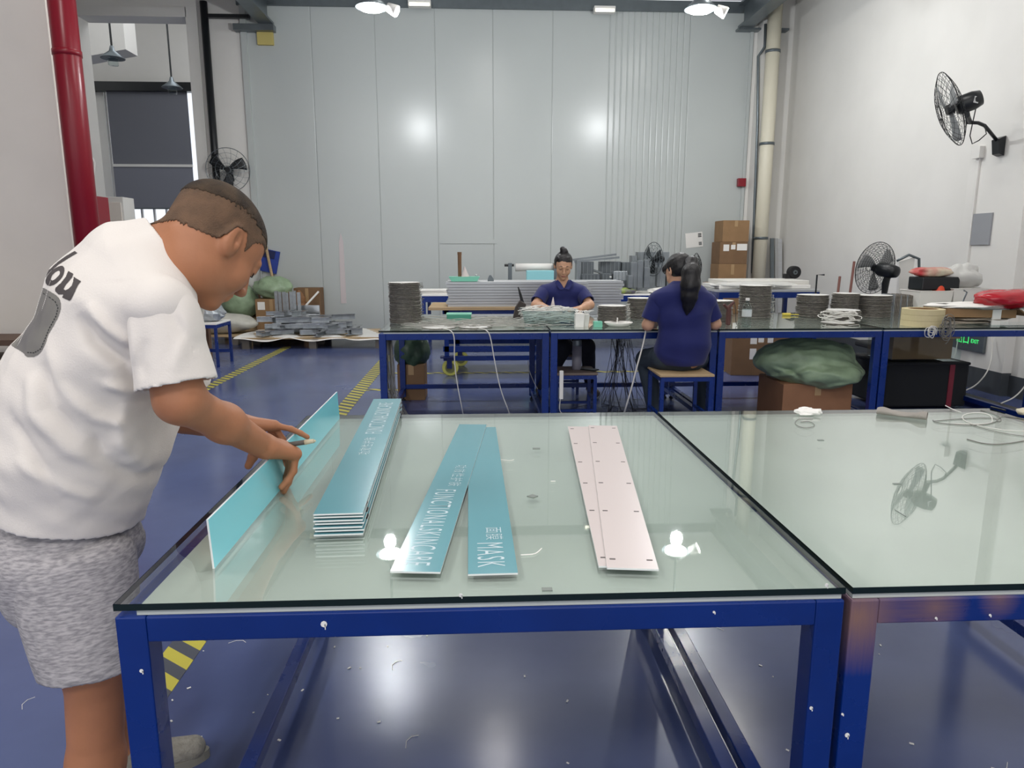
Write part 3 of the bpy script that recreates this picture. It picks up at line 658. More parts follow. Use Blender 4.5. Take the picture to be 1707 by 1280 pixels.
# small bits on the glass
def bit(label, x, y, sx_, sy_, m_, rz=0, h=.0015, name='scrap', z=.7902):
    c = G(x, y, .79); tag(put(name, MB().obox((c[0], c[1], z+h/2), (sx_, sy_, h), rz), m_), label, 'scrap')
M_sl = mat('grey_chip', (120, 128, 122), .4)
c = G(888, 828, .79); tag(put('chip', MB().prism([(c[0]-.014, c[1]), (c[0], c[1]-.012), (c[0]+.013, c[1]), (c[0], c[1]+.012)], .7902, .7925, 'z'), M_sl), 'grey lozenge shaped chip lying in the middle of the glass', 'scrap')
bit('grey rectangular chip farther back on the glass', 894, 748, .022, .012, M_sl)
bit('grey rectangular chip on the right table glass', 1495, 807, .018, .009, M_sl)
bit('grey chip on the right table glass near the wire loop', 1368, 734, .018, .009, M_sl)
bit('small grey chip at the front glass edge', 912, 983, .018, .012, M_sl)
def wire(label, pix, r, m_, z=.792, zs=None, name='wire', n=6, Yd=None):
    pts = []
    for i, (x, y) in enumerate(pix):
        p_ = G(x, y, z if zs is None else zs[i]); pts.append(Vector(p_))
    # smooth
    for _ in range(2):
        o = [pts[0]]
        for a, b in zip(pts[:-1], pts[1:]): o += [a*.75+b*.25, a*.25+b*.75]
        pts = o+[pts[-1]]
    return tag(put(name, MB().tube(pts, r, n), m_, smooth=True), label, 'wire')
wire('short curled white film strip right of the MASK panel', [(868, 925), (890, 924), (897, 920), (903, 914)], .0012, M_paper, name='film_strip')
wire('thin white film strip farther back on the glass', [(835, 766), (850, 768), (857, 766)], .001, M_paper, name='film_strip')
wire('white film dash left of the pink panels', [(918, 802), (926, 802)], .0013, M_paper, name='film_strip')
wire('small grey bit of film on the right glass', [(1492, 850), (1500, 855), (1510, 861)], .0012, M_sl, name='film_strip')
wire('small oval loop of grey wire near the far edge of the right table', [(1355, 698), (1330, 698), (1323, 706), (1338, 714), (1355, 712), (1359, 708), (1350, 702), (1335, 703)], .0012, M_cableg)
wire('long looped grey wire coiled at the far right of the glass', [(1556, 702), (1600, 698), (1650, 696), (1668, 700), (1645, 708), (1610, 709), (1560, 705), (1555, 700)], .0016, M_cableg)
wire('second long looped wire overlapping the first coil', [(1707, 719), (1660, 716), (1610, 704), (1601, 693), (1622, 687), (1650, 690), (1656, 702), (1648, 707), (1590, 706)], .0018, M_cablew)
wire('grey wire arc sweeping to the right edge of the picture', [(1612, 732), (1640, 740), (1670, 741), (1707, 735)], .002, M_cableg)
wire('thin grey wire crossing above the arc', [(1707, 727), (1670, 722), (1630, 712), (1615, 706)], .0012, M_cableg)
wire('curly wire tangle at the far right of the glass', [(1635, 683), (1660, 690), (1672, 700), (1660, 704), (1668, 693), (1690, 695), (1707, 698)], .0014, M_cableg)
wire('stiff white wire poking up at the far edge of the glass', [(1576, 676), (1592, 684), (1602, 687)], .0018, M_cablew, zs=[.80, .795, .792])
wire('black pen like rod at the far edge of the right table', [(1652, 678), (1676, 684)], .004, M_black, name='rod', zs=[.795, .795])
# crumpled white tape scrap and folded glove
def crumple(name, label, cat, c, size, m_, seed, amp=.3, n=14, flat=1.0, group=None, parent=None, smooth=True):
    r = np.random.default_rng(seed); ks = [(r.normal(size=3)*3.2, r.uniform(0, 6.3), r.uniform(.4, 1)) for _ in range(9)]
    m = MB(); vs = []; fs = []; nu, nv = n*2, n
    for j in range(nv+1):
        for i in range(nu):
            th = 2*PI*i/nu; ph = PI*j/nv; d = np.array([math.cos(th)*math.sin(ph), math.sin(th)*math.sin(ph), math.cos(ph)])
            f_ = 1+amp*sum(w_*abs(math.sin(k@d+p_))*1.2-w_*.6 for k, p_, w_ in ks)/4
            q = d*f_; q[2] = max(q[2], -.92)*flat; vs.append((c[0]+q[0]*size[0]/2, c[1]+q[1]*size[1]/2, c[2]+size[2]/2*(1+q[2])))
    for j in range(nv):
        for i in range(nu): fs.append((j*nu+i, (j+1)*nu+i, (j+1)*nu+(i+1)%nu, j*nu+(i+1)%nu))
    m.add(vs, fs); zmin = min(v[2] for v in vs); m.v = [(v[0], v[1], v[2]-zmin+c[2]) for v in m.v]
    o = put(name, m, m_, parent, smooth=smooth)
    if parent is None: tag(o, label, cat, group)
    return o
c = G(1345, 690, .79); crumple('tape_scrap', 'crumpled white tape scrap at the far edge of the right table', 'scrap', (c[0], c[1]-.01, .7902), (.075, .04, .022), M_paper, 3, .9, 8, smooth=False)
c = G(1700, 688, .79); crumple('cloth_scrap', 'cream mesh cloth at the right edge of the picture', 'cloth', (c[0]+.03, c[1]-.03, .7902), (.12, .08, .02), mat('cream_cloth', (214, 206, 182), .9, bump=.5, bscale=300), 5, .6, 8)
M_glove = mat('grey_knit_cloth', (168, 162, 154), .9, bump=.6, bscale=350, noise=.1, nscale=30)
def glove_fn(u, v):
    a = np.array(G(1462, 690, .79)); b = np.array(G(1545, 700, .79)); s_ = unit(b-a); n_ = np.array([-s_[1], s_[0], 0]); L_ = np.linalg.norm(b-a)
    t = 2*PI*v; wd = .020+.012*u-.010*max(0, u-.8)*5; h = .011+.003*math.sin(u*9)
    return tuple(a+s_*(u*L_)+n_*wd*math.cos(t)*(1+.15*math.sin(7*u))+np.array([0, 0, h*(1+math.sin(t)*(1 if math.sin(t) < 0 else .8+.3*math.sin(u*13+v*6)))+.001]))
put('glove', MB().grid(glove_fn, 24, 20), M_glove, smooth=True, label='grey knitted glove lying flattened near the far edge of the glass', cat='glove')
# glue brush in the man's far hand
a = P(482, 741, 1.66); b = P(508, 737, 1.66); c = P(523, 735, 1.66)
t_ = thing('glue_brush', 'thin dark glue brush with a pale tip gripped in the leaning man\'s hand', 'brush', a)
put('handle', MB().cyl(np.array(a)*1.5-np.array(b)*.5, b, .0055, .006, n=12), mat('dark_brush_handle', (92, 86, 80), .5), t_, smooth=True); put('brush_tip', MB().cyl(b, c, .0065, .005, n=10).cyl(c, c+(np.array(c)-b)*.25, .005, .001, n=8), mat('cream_bristle', (216, 204, 176), .8), t_, smooth=True)
# ------------------------------------------------------------------ second row of tables: what lies on them
ZB = .7902
M_reel = mat('dark_reel_edge', (150, 144, 136), .4, .2, noise=.5, nscale=60)
M_reelw = mat('white_disc_face', (216, 216, 212), .5)
def make_disc(r=.13):
    m = MB(); m.lathe([(0, 0), (r*.93, 0), (r, .0012), (r, .0044), (r*.97, .0056)], (0, 0, 0), 26, 0)
    m.lathe([(r*.97, .0056), (r*.9, .0052), (0, .0052)], (0, 0, 0), 26, 1)
    return m
_dm = make_disc(); _proto = None
def disc(c, label, group, k):
    global _proto
    if _proto is None:
        _proto = link('disc', _dm.v, _dm.f, [M_reel, M_reelw], keep=True, smooth=False, mi=_dm.m); o = _proto
    else: o = _proto.copy(); C.objects.link(o)
    o.location = tuple(float(q) for q in c); o.rotation_euler = (0, 0, random.uniform(0, 6)); o.scale = (k, k, 1)
    return tag(o, label, 'disc', group)
def disc_stack(x, yb, yt, wpx, desc, grp_):
    c = G(x, yb, ZB); Yd = c[1]; k = wpx/1180*math.hypot(Yd, 0)*.98/.26; h = (yb-yt)/1180*Yd*1.0; n = max(1, int(h/.0098)); lean = random.uniform(-.0006, .0006)
    for i in range(n):
        lb = desc.replace('thin ', 'topmost ', 1) if i == n-1 else (desc.replace('thin ', 'lowest ', 1) if i == 0 else desc)
        disc((c[0]+random.uniform(-.003, .003)+lean*i, c[1]+random.uniform(-.003, .003), ZB+i*.0098), lb, grp_, k*random.uniform(.96, 1.01))
        if i % 2 and random.random() < .9: pass
    return c, n, k
stk = [(677, 537, 470, 55, 'thin dark edged disc in the tallest stack at the left end of the second row', 'discs of the tallest left stack'),
       (1020, 539, 506, 50, 'thin dark edged disc in the stack just left of the ponytailed woman', 'discs of the stack left of the ponytailed woman'),
       (1068, 530, 494, 46, 'thin disc in the stack behind the elbow of the ponytailed woman', 'discs of the stack behind her elbow'),
       (1196, 536, 498, 48, 'thin disc in the stack half hidden by the ponytailed woman\'s right shoulder', 'discs of the stack behind her shoulder'),
       (1257, 527, 473, 55, 'thin disc in the stack standing behind the water bottle', 'discs of the stack behind the bottle'),
       (1352, 525, 489, 54, 'thin disc in the leftmost stack of the cluster right of the bottle', 'discs of the left stack of the right cluster'),
       (1405, 527, 486, 46, 'thin disc in the rear middle stack of the cluster right of the bottle', 'discs of the rear stack of the right cluster'),
       (1453, 526, 489, 60, 'thin disc in the rightmost round stack of the cluster below the big fan', 'discs of the right stack of the right cluster'),
       (1405, 533, 514, 57, 'thin disc in the low front stack of the cluster below the big fan', 'discs of the low front stack')]
info = [disc_stack(*s) for s in stk]
for (x, y, wp, lb) in ((730, 549, 58, 'single disc with a white lead at the front edge, nearer the left table leg'), (792, 548, 58, 'single disc with a white lead at the front edge, farther from the left leg'), (1410, 541, 56, 'single disc under the coiled grey leads')):
    c = G(x, y, ZB); disc(c+np.array([0, .13, 0]), lb, None, wp/1180*c[1]/.26)
# curly leads at stack sides
def leads(c, n, k, side, m_, label, cnt=26, amp=.02, parent=None):
    m = MB(); r_ = .13*k
    for i in range(cnt):
        z = ZB+.006+random.random()*n*.0098; a = side+random.uniform(-.5, .5); d = np.array([math.cos(a), math.sin(a), 0]); t = np.array([-d[1], d[0], 0])
        pts = [c+d*r_*.95+np.array([0, 0, z-c[2]]), c+d*(r_+amp*random.uniform(.4, 1))+t*random.uniform(-.02, .02)+np.array([0, 0, z-c[2]+.006]), c+d*(r_+amp*.4)+t*random.uniform(-.03, .03)+np.array([0, 0, z-c[2]-.008])]
        m.tube(pts, .0016, 4)
    tag(put('lead_wires', m, m_, smooth=True), label, 'wires', kind='stuff')
leads(*info[0], 0, M_cableg, 'short grey leads sticking out of the right side of the tallest disc stack', 34); leads(*info[4], 0, M_cablew, 'white leads sticking out beside the disc stack behind the bottle', 40, .03)
leads(*info[1], .1, M_cablew, 'white leads between the two disc stacks left of the ponytailed woman', 40, .035)
# dark square plates block
c = G(1512, 526, ZB)
for i in range(18):
    x = c[0]-.13+i*.0145; tag(put('plate', MB().box(x, x+.009, c[1], c[1]+.2, ZB, ZB+.185-.004*(i % 3)), M_galv if i % 4 == 0 else M_reel), 'upright dark plate in the row of plates right of the disc stacks', 'plate', 'row of upright dark plates')
# cables over the table edge
def cable(label, pts, r=.004, m_=None, name='cable', kind=None, group=None):
    pts = [Vector(tuple(float(c) for c in p_)) for p_ in pts]
    for _ in range(2):
        o = [pts[0]]
        for a, b in zip(pts[:-1], pts[1:]): o += [a*.75+b*.25, a*.25+b*.75]
        pts = o+[pts[-1]]
    return tag(put(name, MB().tube(pts, r, 6), m_ or M_cablew, smooth=True), label, 'cable', group, kind)
YE = 5.10
cable('white lead hanging from the left single disc down to the floor', [G(730, 549, ZB+.004)+np.array([0, .1, 0]), P(752, 551, YE-.005)+np.array([0, 0, .006]), P(758, 562, YE-.01), P(757, 600, YE), P(762, 640, YE+.02), P(772, 690, YE+.05), G(773, 700, .004)])
cable('white lead hanging from the right single disc down to the floor', [G(792, 548, ZB+.004)+np.array([0, .1, 0]), P(812, 551, YE-.005)+np.array([0, 0, .006]), P(818, 562, YE-.01), P(824, 600, YE), P(834, 650, YE+.02), P(850, 690, YE+.05), G(852, 702, .004)])
m = MB()
for i in range(46):
    x0 = random.uniform(637, 653); y0 = YE+random.uniform(.06, .4); z = .71
    a = P(x0, 566, y0); b = a+np.array([random.uniform(-.02, .03), random.uniform(-.05, .05), -.35-random.uniform(0, .15)]); dx = random.uniform(-.02, .22); e = np.array([a[0]+dx, a[1]+random.uniform(-.1, .1), .01+.02*random.random()])
    pts = [a+np.array([0, 0, .02]), a*.5+b*.5+np.array([random.uniform(-.01, .01), 0, 0]), b, b*.4+e*.6+np.array([random.uniform(-.03, .03), 0, 0]), e, e+np.array([random.uniform(-.1, .3), random.uniform(-.15, .1), 0])]
    m.tube([Vector(q) for q in pts], .0022, 5)
tag(put('cable_bundle', m, M_cableg, smooth=True), 'thick bundle of grey leads hanging inside the left leg of the second row tables', 'cables', kind='stuff')
m = MB()
for i in range(30):
    a = P(random.uniform(1018, 1050), 566, 5.9+random.uniform(0, .4)); e = np.array([a[0]+random.uniform(-.25, .25), a[1]+random.uniform(-.3, .1), .006]); mid = a*.4+e*.6+np.array([random.uniform(-.05, .05), 0, -.05])
    m.tube([Vector(q) for q in (a+np.array([0, 0, .05]), a*.8+e*.2, mid, e, e+np.array([random.uniform(-.3, .3), random.uniform(-.3, 0), 0]))], .0022, 5)
tag(put('cable_bundle', m, M_cabled, smooth=True), 'dark leads dangling to the floor between the two women', 'cables', kind='stuff')
cable('white cord running from the ponytailed woman\'s work down to the floor', [P(1077, 550, YE-.01), P(1072, 575, YE-.02), P(1062, 610, YE-.05), P(1052, 650, YE-.05), P(1040, 690, YE), G(1037, 702, .004)], .006)
cable('thin grey cord from a table leg switch to the brown boot', [P(880, 600, 6.2), P(881, 615, 6.2), P(889, 635, 6.1), P(896, 648, 6.0)], .003)
a = P(936, 620, YE+.0); tag(put('power_strip', MB().box(a[0]-.014, a[0]+.014, YE-.01, YE+.015, float(P(936, 665, YE)[2]), float(P(936, 618, YE)[2])), M_white, bev=.003), 'white power strip fixed upright on the table leg by the cup stool', 'power strip')
cable('white cord trailing from the power strip to the floor', [P(934, 665, YE), P(932, 684, YE), P(938, 690, YE+.03), G(942, 700, .004)], .003)
# coils of grey leads on the single disc
m = MB(); c = G(1410, 541, ZB)+np.array([0, .13, .0])
for i in range(9):
    a0 = random.uniform(0, 6.3); rx_, ry_ = random.uniform(.10, .17), random.uniform(.05, .1); h = .01+.008*i
    pts = [c+np.array([rx_*math.cos(t+a0)+(.04 if i % 3 == 0 else 0), ry_*math.sin(t+a0), h+.02*abs(math.sin(t*1.5+i))]) for t in np.linspace(0, 5.0, 18)]
    m.tube([Vector(q) for q in pts], .0035, 5)
tag(put('cable_coil', m, M_cablew, smooth=True), 'loose coil of grey leads on the glass in front of the disc cluster', 'cables', kind='stuff')
m = MB(); c = G(740, 545, ZB)
for i in range(150):
    x = random.uniform(690, 900); y = random.uniform(529, 545); a = G(x, y, ZB+.002+.01*random.random()); b = a+np.array([random.uniform(-.35, .35), random.uniform(-.06, .06), random.uniform(-.002, .01)]); b[2] = max(b[2], ZB+.002)
    mid = (a+b)/2+np.array([0, random.uniform(-.04, .04), random.uniform(0, .015)]); m.tube([Vector(q) for q in (a, mid, b)], .003, 4)
tag(put('wire_clutter', m, mat('silver_grey_cable', (176, 174, 168), .4), smooth=True), 'tangle of thin grey leads strewn over the left glass of the second row', 'wires', kind='stuff')
# clear bin of white leads in front of woman
def bin_(c, w_, d, h, label, m_, tp=.9, name='plastic_bin', th=.003):
    t_ = thing(name, label, 'bin', c)
    def ring(s, z, o=0): return [(c[0]-w_/2*s+o, c[1]-d/2*s+o, z), (c[0]+w_/2*s-o, c[1]-d/2*s+o, z), (c[0]+w_/2*s-o, c[1]+d/2*s-o, z), (c[0]-w_/2*s+o, c[1]+d/2*s-o, z)]
    m = MB(); z0, z1 = c[2], c[2]+h; v = ring(tp, z0)+ring(1, z1)+ring(1, z1, th)+ring(tp, z0+th, th)
    m.add(v, [(0, 3, 2, 1)]+[(i, (i+1) % 4, 4+(i+1) % 4, 4+i) for i in range(4)]+[(4+i, 4+(i+1) % 4, 8+(i+1) % 4, 8+i) for i in range(4)]+[(8+i, 8+(i+1) % 4, 12+(i+1) % 4, 12+i) for i in range(4)]+[(12, 13, 14, 15)])
    put('bin_body', m, m_, t_, fix=False); m = MB(); v = ring(1.03, z1); 
    m.tube([Vector(q) for q in v], .004, 6, closed=True); put('rim', m, m_, t_); return t_
c = G(917, 544, ZB)+np.array([0, .22, 0]); bin_(c, .42, .36, .11, 'clear plastic tray heaped with white leads in front of the seated woman', M_acr)
m = MB()
for i in range(150):
    a = c+np.array([random.uniform(-.17, .17), random.uniform(-.14, .14), random.uniform(.01, .125)]); an = random.uniform(-.5, .5); d = np.array([math.cos(an), math.sin(an), random.uniform(-.1, .2)])*random.uniform(.05, .09)
    m.tube([Vector(a-d), Vector(a+np.array([0, 0, .01])), Vector(a+d)], .003, 5)
tag(put('white_leads', m, M_paper, smooth=True), 'heap of short white leads filling the clear tray', 'wires', kind='stuff')
# small white cups/box and mint box, paper cone
c = G(967, 545, ZB)
t_ = thing('carton_cup', 'white paper carton with bent leads sticking out, front of the seated woman', 'carton', c)
put('carton_body', MB().prism([(c[0]-.035, c[2]), (c[0]+.028, c[2]), (c[0]+.032, c[2]+.10), (c[0]-.035, c[2]+.10)], c[1], c[1]+.07), M_paper, t_)
put('carton_body', MB().prism([(c[0]+.034, c[2]), (c[0]+.066, c[2]), (c[0]+.075, c[2]+.09), (c[0]+.034, c[2]+.09)], c[1]+.02, c[1]+.09), M_cablew, t_)
m = MB()
for i in range(16): a = c+np.array([random.uniform(-.03, .08), random.uniform(.01, .07), .09]); m.tube([Vector(a), Vector(a+np.array([random.uniform(-.02, .03), 0, .025])), Vector(a+np.array([random.uniform(-.02, .06), 0, .03]))], .003, 4)
put('leads', m, M_paper, t_, kind='stuff')
c = G(1000, 546, ZB); tag(put('mint_box', MB().box(c[0]-.045, c[0]+.02, c[1]-.0, c[1]+.06, ZB, ZB+.045), mat('mint_plastic', (120, 196, 170), .3), bev=.004), 'small mint green plastic box at the front edge of the glass', 'box')
c = G(767, 534, ZB); t_ = thing('green_tray', 'translucent green tray on the left glass of the second row', 'tray', c); put('tray_body', MB().box(c[0]-.11, c[0]+.09, c[1], c[1]+.16, ZB, ZB+.05), mat('green_plastic', (74, 150, 128), .3), t_, bev=.006); put('tray_rim', MB().box(c[0]-.115, c[0]+.095, c[1]-.004, c[1]+.164, ZB+.045, ZB+.052), mat('mint_plastic', (120, 196, 170), .3), t_)
c = G(1035, 546, ZB); t_ = thing('white_dish', 'shallow white dish with a dark heap and a white stick', 'dish', c+np.array([0, .1, 0]))
cc = c+np.array([0, .1, 0]); put('dish_body', MB().lathe([(0, 0), (.07, 0), (.11, .03), (.108, .032), (.068, .004), (0, .004)], cc, 24), M_white, t_, smooth=True); put('stick', MB().cyl(cc+np.array((-.01, 0, .01)), cc+np.array((-.008, 0, .065)), .005, n=8), M_paper, t_)
c = G(1010, 521, ZB)
a = G(921, 528, ZB); tag(put('paper_cone', MB().cyl((a[0], a[1], ZB+.04), (a[0]+.004, a[1], ZB+.17), .03, .002, n=14).cyl((a[0], a[1], ZB), (a[0], a[1], ZB+.04), .028, .03, n=14), M_pink, smooth=True), 'pinkish white paper cone standing in front of the seated woman', 'cone')
# black stapler-like tool and dark spray gun
c = G(865, 533, ZB); t_ = thing('glue_gun', 'dark brown upright tool with a long thin nozzle beside the clear tray', 'tool', c); M_dkb = mat('dark_brown_plastic', (58, 50, 46), .5)
put('tool_body', MB().prism([(c[0]-.05, ZB), (c[0]+.05, ZB), (c[0]+.06, ZB+.13), (c[0]+.01, ZB+.16), (c[0]-.03, ZB+.1)], c[1], c[1]+.07), M_dkb, t_, bev=.004); put('nozzle', MB().tube([(c[0]+.035, c[1]+.03, ZB+.13), (c[0]+.01, c[1]+.03, ZB+.22), (c[0]-.005, c[1]+.03, ZB+.27)], [.014, .010, .004], 8), M_black, t_)
c = G(1217, 542, ZB); t_ = thing('riveting_tool', 'dark red brown clamp tool standing left of the water bottle', 'tool', c)
put('tool_body', MB().box(c[0]-.025, c[0]+.005, c[1], c[1]+.04, ZB, ZB+.13), mat('red_brown_plastic', (86, 52, 48), .5), t_, bev=.005); put('tool_head', MB().tube([(c[0]-.05, c[1]+.02, ZB+.16), (c[0]-.02, c[1]+.02, ZB+.125), (c[0]+.03, c[1]+.02, ZB+.18)], [.012, .02, .008], 8), mat('red_brown_plastic', (86, 52, 48), .5), t_)
cable('thin dark lead arching down beside the clamp tool', [c+np.array([.03, .02, .18]), c+np.array([.045, .02, .12]), c+np.array([.04, .0, .05]), c+np.array([.05, -.0, .004])], .0025, M_cabled)
# water bottle
def bottle(c, h, r, label, m_body, m_cap, m_label=None, name='bottle', grp_=None):
    t_ = thing(name, label, 'bottle', c)
    put('bottle_body', MB().lathe([(0, 0), (r*.95, 0), (r, r*.15), (r, h*.3), (r*.93, h*.33), (r, h*.36), (r, h*.62), (r*.75, h*.76), (r*.36, h*.86), (r*.36, h*.93), (0, h*.93)], c, 20), m_body, t_, smooth=True)
    put('cap', MB().lathe([(0, h*.92), (r*.42, h*.92), (r*.42, h), (0, h)], c, 16), m_cap, t_)
    if m_label: put('wrapper', MB().lathe([(r*1.01, h*.36), (r*1.01, h*.6)], c, 20), m_label, t_, smooth=True)
    return t_
c = G(1246, 545, ZB)+np.array([0, .03, 0]); bottle(c, .215, .036, 'clear plastic water bottle with a white cap beside the clamp tool', M_clear, M_paper, mat('milky_wrapper', (226, 230, 230), .4, alpha=.7))
c = G(1313, 526, ZB); tag(put('screwdriver', MB().cyl((c[0]-.05, c[1], ZB+.012), (c[0]+.02, c[1]-.01, ZB+.012), .012, n=10).cyl((c[0]+.02, c[1]-.01, ZB+.012), (c[0]+.09, c[1]-.02, ZB+.01), .004, n=8), mat('yellow_plastic', (206, 186, 70), .4)), 'yellow handled screwdriver left of the disc cluster', 'screwdriver')
# tape roll
c = G(1556, 546, ZB)+np.array([0, .145, 0]); r = .148; M_mask = mat('cream_masking_tape', (206, 192, 150), .6, noise=.05)
t_ = thing('tape_roll', 'wide cream masking tape roll lying flat near the right end', 'tape roll', c)
for k in range(3): put('tape_layer', MB().lathe([(r*.7, k*.044), (r-.001, k*.044), (r, k*.044+.002), (r, k*.044+.041), (r-.001, k*.044+.043), (r*.7, k*.044+.043), (r*.7, k*.044)], c, 40), M_mask, t_, smooth=False)
put('core', MB().lathe([(r*.64, .001), (r*.7, .001), (r*.7, .131), (r*.64, .131), (r*.64, .001)], c, 32), M_card, t_)
def tangle(label, x, y, Yd, n, sx_, sz_, m_, seed, drop=0):
    r_ = random.Random(seed); m = MB(); c = P(x, y, Yd)
    for i in range(n):
        a0 = r_.uniform(0, 6.3); rx_, rz_ = r_.uniform(.4, 1)*sx_, r_.uniform(.4, 1)*sz_; o_ = np.array([r_.uniform(-.3, .3)*sx_, r_.uniform(-.02, 0), r_.uniform(-.4, .4)*sz_])
        pts = [c+o_+np.array([rx_*math.cos(t+a0), .006*math.sin(3*t), rz_*math.sin(t*1.0+a0)]) for t in np.linspace(0, 5.2, 14)]
        m.tube([Vector(q) for q in pts], .0028, 5)
    return tag(put('lead_tangle', m, m_, smooth=True), label, 'wires', kind='stuff')
tangle('knot of grey leads hanging over the table edge below the tape roll, right', 1577, 548, 5.085, 12, .05, .09, M_cableg, 3)
tangle('knot of clear leads hanging over the table edge below the tape roll, left', 1551, 552, 5.085, 7, .05, .045, M_cablew, 4)
# cartons and papers, red bag, orange bottle, acrylic holders at the right end
c = G(1630, 541, ZB)+np.array([0, .12, 0])
t_ = thing('flat_carton', 'open flat carton topped with crumpled white paper near the right end', 'carton', c)
put('carton_body', MB().obox((c[0], c[1], ZB+.09), (.56, .3, .065), .03, 0, .02), M_card, t_); crumple('crumpled_paper', '', '', (c[0], c[1], ZB+.122), (.6, .34, .04), M_paper, 21, .5, 10, parent=t_)
put('flap', MB().obox((c[0]+.3, c[1]-.05, ZB+.10), (.1, .25, .01), .1, 0, .6), M_card, t_)
for i, (dx, dz, lb) in enumerate(((-.1, .0, 'lowest torn paper bundle under the flat carton'), (.05, .028, 'upper torn paper bundle under the flat carton'))): crumple('paper_bundle', lb, 'paper', (c[0]+dx, c[1], ZB+dz), (.5, .26, .03), mat('crumpled_kraft', (186, 176, 162), .8, noise=.15), 31+i, .5, 10, smooth=False)
c = G(1572, 528, ZB)+np.array([0, .1, 0]); bottle(c, .33, .055, 'orange red bottle with an orange cap behind the tape roll', mat('orange_plastic', (214, 72, 40), .3), mat('orange_cap', (224, 104, 72), .4))
c = G(1676, 545, ZB)+np.array([0, .05, 0]); t_ = thing('acrylic_stand', 'clear acrylic stand holding up the red bag', 'stand', c)
put('shelf', MB().box(c[0]-.16, c[0]+.40, c[1], c[1]+.3, ZB+.125, ZB+.132), M_acr, t_); put('post', MB().box(c[0]+.0, c[0]+.07, c[1]+.1, c[1]+.11, ZB, ZB+.125), M_paper, t_); put('post', MB().box(c[0]+.3, c[0]+.36, c[1]+.1, c[1]+.11, ZB, ZB+.125), M_paper, t_); put('base', MB().box(c[0]-.12, c[0]+.40, c[1]+.02, c[1]+.28, ZB, ZB+.006), M_acr, t_)
crumple('plastic_bag', 'shiny red plastic bag of parts on the acrylic stand', 'bag', (c[0]+.17, c[1]+.14, ZB+.132), (.54, .26, .14), mat('red_film', (186, 30, 44), .2, noise=.2, nscale=12, coat=.5), 41, .35, 16)
# white/clear storage boxes behind with red bag, black box, thermos
c = G(1560, 512, ZB)+np.array([0, .0, 0])
for i, (x, w_, h, lb) in enumerate(((1553, .30, .22, 'white ribbed storage basket behind the orange bottle, left one'), (1612, .34, .24, 'white ribbed storage basket right of the orange bottle'))):
    q = P(x, 522, 6.05); bin_(np.array([q[0], 6.15, ZB]), w_, .28, h, lb, M_white, .88, 'storage_basket')
q = P(1552, 500, 6.15); tag(put('black_case', MB().box(q[0]-.16, q[0]+.18, 6.05, 6.26, ZB+.225, ZB+.34), M_black, bev=.01), 'black case resting on the left storage basket', 'case')
crumple('plastic_bag', 'folded red and cream bag on the black case', 'bag', (q[0]-.02, 6.15, ZB+.34), (.34, .2, .085), mat('red_cream_fabric', (178, 34, 44), .5, rgb2=(204, 196, 174), nscale=5), 43, .4, 12)
q = P(1590, 500, 6.15); crumple('plastic_bag', 'crumpled clear white plastic bag on the right storage basket', 'bag', (q[0]+.04, 6.15, ZB+.245), (.3, .2, .19), mat('milky_film', (214, 214, 210), .3, alpha=.8), 45, .5, 14)
q = P(1590, 500, 6.30); c = np.array([q[0], 6.33, ZB]); t_ = thing('flask', 'tall grey tinted drinking flask with a black lid on the pier side', 'flask', c)
put('flask_body', MB().lathe([(0, 0), (.042, 0), (.045, .01), (.045, .37), (0, .37)], c, 20), mat('smoke_grey', (126, 128, 130), .2, alpha=.85), t_, smooth=True); put('lid', MB().lathe([(0, .37), (.047, .37), (.047, .42), (0, .42)], c, 20), M_black, t_)
q = G(1603, 530, ZB); tag(put('rod', MB().tube([(q[0]-.05, q[1], ZB+.0), (q[0]+.02, q[1], ZB+.22), (q[0]-.01, q[1], ZB+.235)], .007, 6), M_grey), 'bent grey metal rod leaning right of the orange bottle', 'rod')
# ------------------------------------------------------------------ under the second row
def carton(c, w_, d, h, label, m_=None, rz=0, name='carton', tape_=True, labels=None, group=None):
    c = np.array(c, float); t_ = thing(name, label, 'box', c, group)
    put('carton_body', MB().obox(c+np.array([0, 0, h/2]), (w_, d, h), rz), m_ or M_card, t_, bev=.004)
    R_ = Matrix.Rotation(rz, 3, 'Z'); 
    def loc(x, y, z): q = R_@Vector((x, y, 0)); return (c[0]+q[0], c[1]+q[1], c[2]+z)
    put('top_flap', MB().obox(loc(-w_*.245, 0, h+.002), (w_*.48, d*.98, .004), rz).obox(loc(w_*.245, 0, h+.002), (w_*.48, d*.98, .004), rz), m_ or M_card, t_, kind='stuff')
    if tape_: put('packing_tape', MB().obox(loc(0, -d/2-.001, h*.86), (.05, .002, h*.28), rz), mat('brown_tape', (172, 142, 104), .3), t_)
    for (x, z, lw, lh) in (labels or []): put('shipping_label', MB().obox(loc(x, -d/2-.0015, z), (lw, .003, lh), rz), M_paper, t_)
    return t_
q = G(686, 668, 0); c0_ = np.array([q[0], q[1]+.17, 0]); carton(c0_, .25, .3, .33, 'brown carton under the left second row table below a green bag', M_card2)
crumple('sack', 'dark green plastic bag slumped over the carton at the left leg', 'sack', (c0_[0], c0_[1], .27), (.31, .36, .36), M_bagd, 51, .22, 18)
c0_ = np.array([2.68, 5.62, 0]); carton(c0_, .56, .5, .32, 'low wide brown carton beneath the big green sack', mat('reddish_cardboard', (148, 106, 78), .8, noise=.1))
b_ = Body(.008); cc = c0_+np.array([-.03, -.06, .085])
b_.ell(cc+np.array([0, 0, .40]), (.39, .26, .17), k=.04); b_.ell(cc+np.array([.1, -.05, .31]), (.34, .30, .12), k=.05); b_.ell(cc+np.array([-.26, 0, .42]), (.17, .15, .09), np.array(Matrix.Rotation(-.3, 3, 'Y')), .06)
